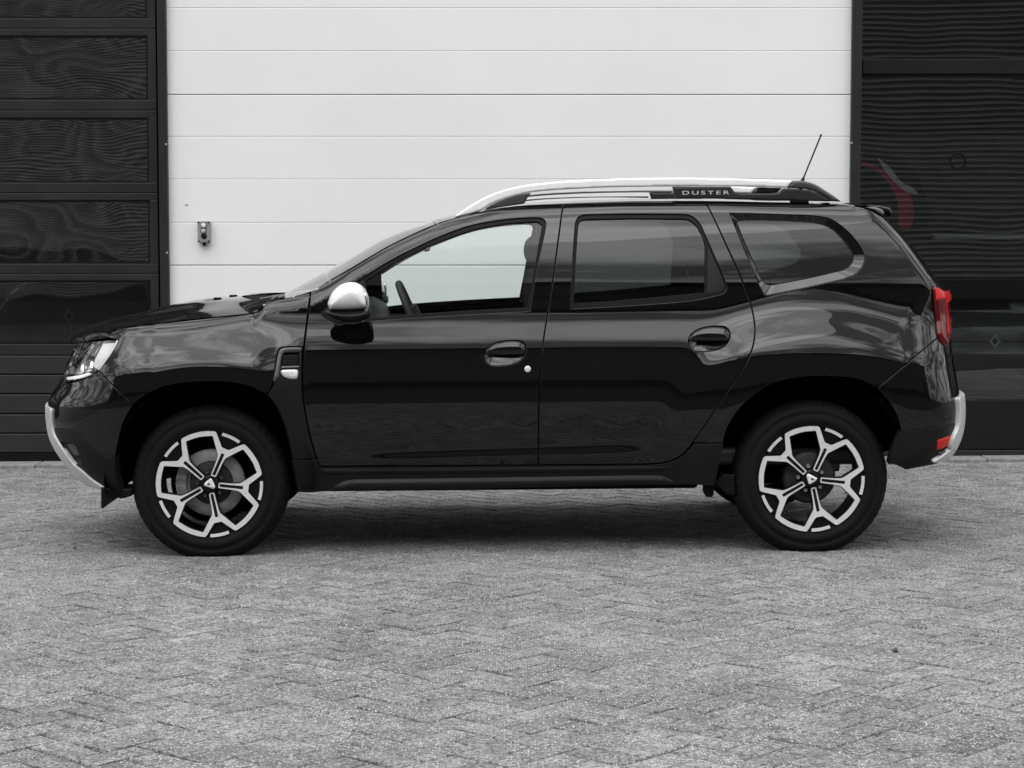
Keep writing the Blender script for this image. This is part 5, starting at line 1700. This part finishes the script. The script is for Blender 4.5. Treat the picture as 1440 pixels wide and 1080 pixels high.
WY = .028
def tyre_mesh():
    prof = [(RR + .000, .012), (RR + .004, .006), (RR + .010, .005), (RR + .014, .001), (.265, -.004), (.285, -.006), (.2865, -.0035), (.303, -.002), (.3045, -.0035), (.317, .001), (.329, .009), (.339, .020), (.346, .032), (.3505, .046), (.352, .060), (.352, .066), (.345, .068), (.345, .076), (.352, .078),
            (.3525, .100), (.345, .102), (.345, .110), (.3525, .112), (.352, .134), (.345, .136), (.345, .144), (.352, .146), (.3505, .166), (.346, .180), (.339, .192), (.317, .210), (.285, .217), (.25, .21), (.232, .2)]
    n = 216; V, f = [], []
    m = len(prof)
    for k in range(n):
        t = 2 * math.pi * k / n
        for i, (r, y) in enumerate(prof):
            if 11 <= i <= 13 or 26 <= i <= 29:
                r -= .0065 if (k % 4 == 0) else 0
                tt = t + .006 * (i - 12)
            elif 15 <= i <= 25:
                tt = t; r -= .003 if (k + i) % 6 == 0 else 0
            else:
                tt = t
            x_, z_ = r * math.cos(tt), r * math.sin(tt)
            if z_ < -(HUBZ - .0005):
                ex = -(HUBZ - .0005) - z_
                z_ = -(HUBZ - .0005)
                if i < 14:
                    y -= ex * .35
            V.append((x_, y, z_))
    for k in range(n):
        k2 = (k + 1) % n
        for i in range(m - 1):
            f.append((k * m + i, k2 * m + i, k2 * m + i + 1, k * m + i + 1))
    me = mesh('tyre', V, f, True)
    return me
ty = tyre_mesh(); ty.materials.append(M_TYRE)
face_me = star_mesh('rim_face', .0, .004); face_me.materials.append(M_ALLOY)
spoke_me = star_mesh('rim_spokes', .0045, .045, .012, False); spoke_me.materials.append(mat('spoke_black', .005, .35, spec=.3))
# barrel with the dark pockets behind the forks
b = MB()
b.lathe([(RR + .006, .010), (RR + .002, .006), (RR - .002, .010), (RR - .008, .03), (RR - .016, .06), (RR - .020, .19), (RR + .0, .2)], 0, 0, 96)
for k in range(5):
    th = -R(6.5 + 72 * k)
    n0 = 10
    V = []
    for rr_, yy in ((.70 * RR, .020), (.975 * RR, .014)):
        for i in range(n0 + 1):
            t = th + R(-16.5 + 33 * i / n0)
            V.append((rr_ * math.cos(t), yy, rr_ * math.sin(t)))
    b.add(V, [(i, i + 1, n0 + 2 + i, n0 + 1 + i) for i in range(n0)])
b.lathe([(.0001, .012), (.030, .012), (.041, .016), (.044, .03), (.046, .05)], 0, 0, 48)
M_RIMBLK = mat('rim_black', .004, .45, spec=.2)
barrel_me = b.mesh('rim', True); barrel_me.materials.append(M_RIMBLK)
# bright slivers on the rim edge
b = MB(); n0 = 8; V = []
for rr_, yy in ((.94 * RR, .004), (.945 * RR, .001), (.998 * RR, .0), (RR, .008)):
    for i in range(n0 + 1):
        t = R(-10.5 + 21 * i / n0)
        V.append((rr_ * math.cos(t), yy, rr_ * math.sin(t)))
for q in range(3):
    b.add(V[q * (n0 + 1):(q + 2) * (n0 + 1)], [(i, i + 1, n0 + 2 + i, n0 + 1 + i) for i in range(n0)])
sliver_me = b.mesh('rim_edge'); sliver_me.materials.append(M_ALLOY)
# hub emblem: a rounded shield-like trapezium with a dark eye
sh_ = fillet(np.array([(-.025, -.012), (.023, -.018), (.027, -.006), (.004, .026), (-.004, .025), (-.022, .002)]), .006, 3)
P2, T, Ls = fill2d(sh_, [], .006)
d = dist_to(P2, [sh_])
emb_me = mesh('hub_emblem', [(p[0], .010 - .004 * min(1, q / .004), p[1]) for p, q in zip(P2, d)], [tuple(t) for t in T]); emb_me.materials.append(M_SILVER)
eye = fillet(np.array([(-.012, -.004), (.000, -.006), (.002, .002), (-.007, .004)]), .002, 2)
P2, T, Ls = fill2d(eye, [], 0)
eye_me = mesh('emblem_eye', [(p[0], .0052, p[1] + .001) for p in P2], [tuple(t) for t in T]); eye_me.materials.append(M_DARK)
b = MB(); b.lathe([(.098, .072), (.150, .072), (.152, .076), (.152, .092), (.098, .092)], 0, 0, 72); disc_me = b.mesh('brake_disc', True); disc_me.materials.append(M_STEEL)
b = MB(); b.lathe([(.0001, .058), (.088, .058), (.096, .062), (.098, .095)], 0, 0, 48); hubm = b.mesh('hub', True); hubm.materials.append(mottle(mat('hub_iron', .015, .7), .010, .022, 25, 4))
b = MB(); b.lathe([(.0001, .06), (.100, .060), (.116, .066), (.120, .078), (.122, .11), (.12, .13)], 0, 0, 64); drum_me = b.mesh('brake_drum', True); drum_me.materials.append(mottle(mat('drum', .02, .6), .012, .03, 20))
b = MB()
V, f = [], []
for q in range(9):
    t = R(142 + q * 10.0)
    for rr_ in (.112, .158):
        for yy in (.05, .115):
            V.append((rr_ * math.cos(t), yy, rr_ * math.sin(t)))
for q in range(8):
    a = 4 * q
    f += [(a, a + 4, a + 6, a + 2), (a, a + 1, a + 5, a + 4), (a + 2, a + 6, a + 7, a + 3), (a + 1, a + 3, a + 7, a + 5)]
f += [(0, 2, 3, 1), (32, 33, 35, 34)]
cal_me = mesh('caliper', V, f); cal_me.materials.append(mottle(mat('caliper_metal', .14, .5, metal=.4), .06, .3, 40))
b = MB(); b.lathe([(.0001, .118), (.185, .118), (.190, .122)], 0, 0, 48); shield_me = b.mesh('dust_shield'); shield_me.materials.append(M_DARK)
def nut_mesh():
    b = MB()
    b.lathe([(.0001, .006), (.004, .006), (.0045, .002), (.0075, .001), (.0085, .004), (.0085, .02)], 0, 0, 12)
    return b.mesh('lug_nut')
nut_me = nut_mesh(); nut_me.materials.append(M_STEEL)
nut_dark = nut_me.copy(); nut_dark.materials.clear(); nut_dark.materials.append(M_CAST)

def wheel(hub, rear, far):
    w = empty('wheel', car, (hub[0], 2 * YC - WY if far else WY, HUBZ))
    rz = math.pi if far else 0
    w.rotation_euler = (0, 0, rz)
    link('tyre', ty, None, w)
    turn = 0.0
    for nm, me_ in (('rim', barrel_me), ('rim_spokes', spoke_me), ('rim_face', face_me)):
        link(nm, me_, None, w)
    for k in range(5):
        e_ = link('rim_edge', sliver_me, None, w); e_.rotation_euler = (0, R(7.5 + 72 * k), 0)
    e_ = link('hub_emblem', emb_me, None, w); e_.rotation_euler = (0, R(200 if rear else 12), 0)
    e_ = link('emblem_eye', eye_me, None, w); e_.rotation_euler = (0, R(200 if rear else 12), 0)
    link('hub', hubm, None, w)
    if rear:
        link('brake_drum', drum_me, None, w)
    else:
        link('brake_disc', disc_me, None, w)
        link('dust_shield', shield_me, None, w)
        if far:
            c_ = link('caliper', cal_me, None, w); c_.rotation_euler = (0, 0, 0); c_.scale = (-1, 1, 1)
        else:
            link('caliper', cal_me, None, w)
    for k in range(5):
        t = -R(6.5 + 36 + 72 * k)
        link('lug_nut', nut_me if rear else nut_dark, None, w, (.057 * math.cos(t), .024, .057 * math.sin(t)))
for far in (False, True):
    wheel(cF, False, far)
    wheel(cR, True, far)
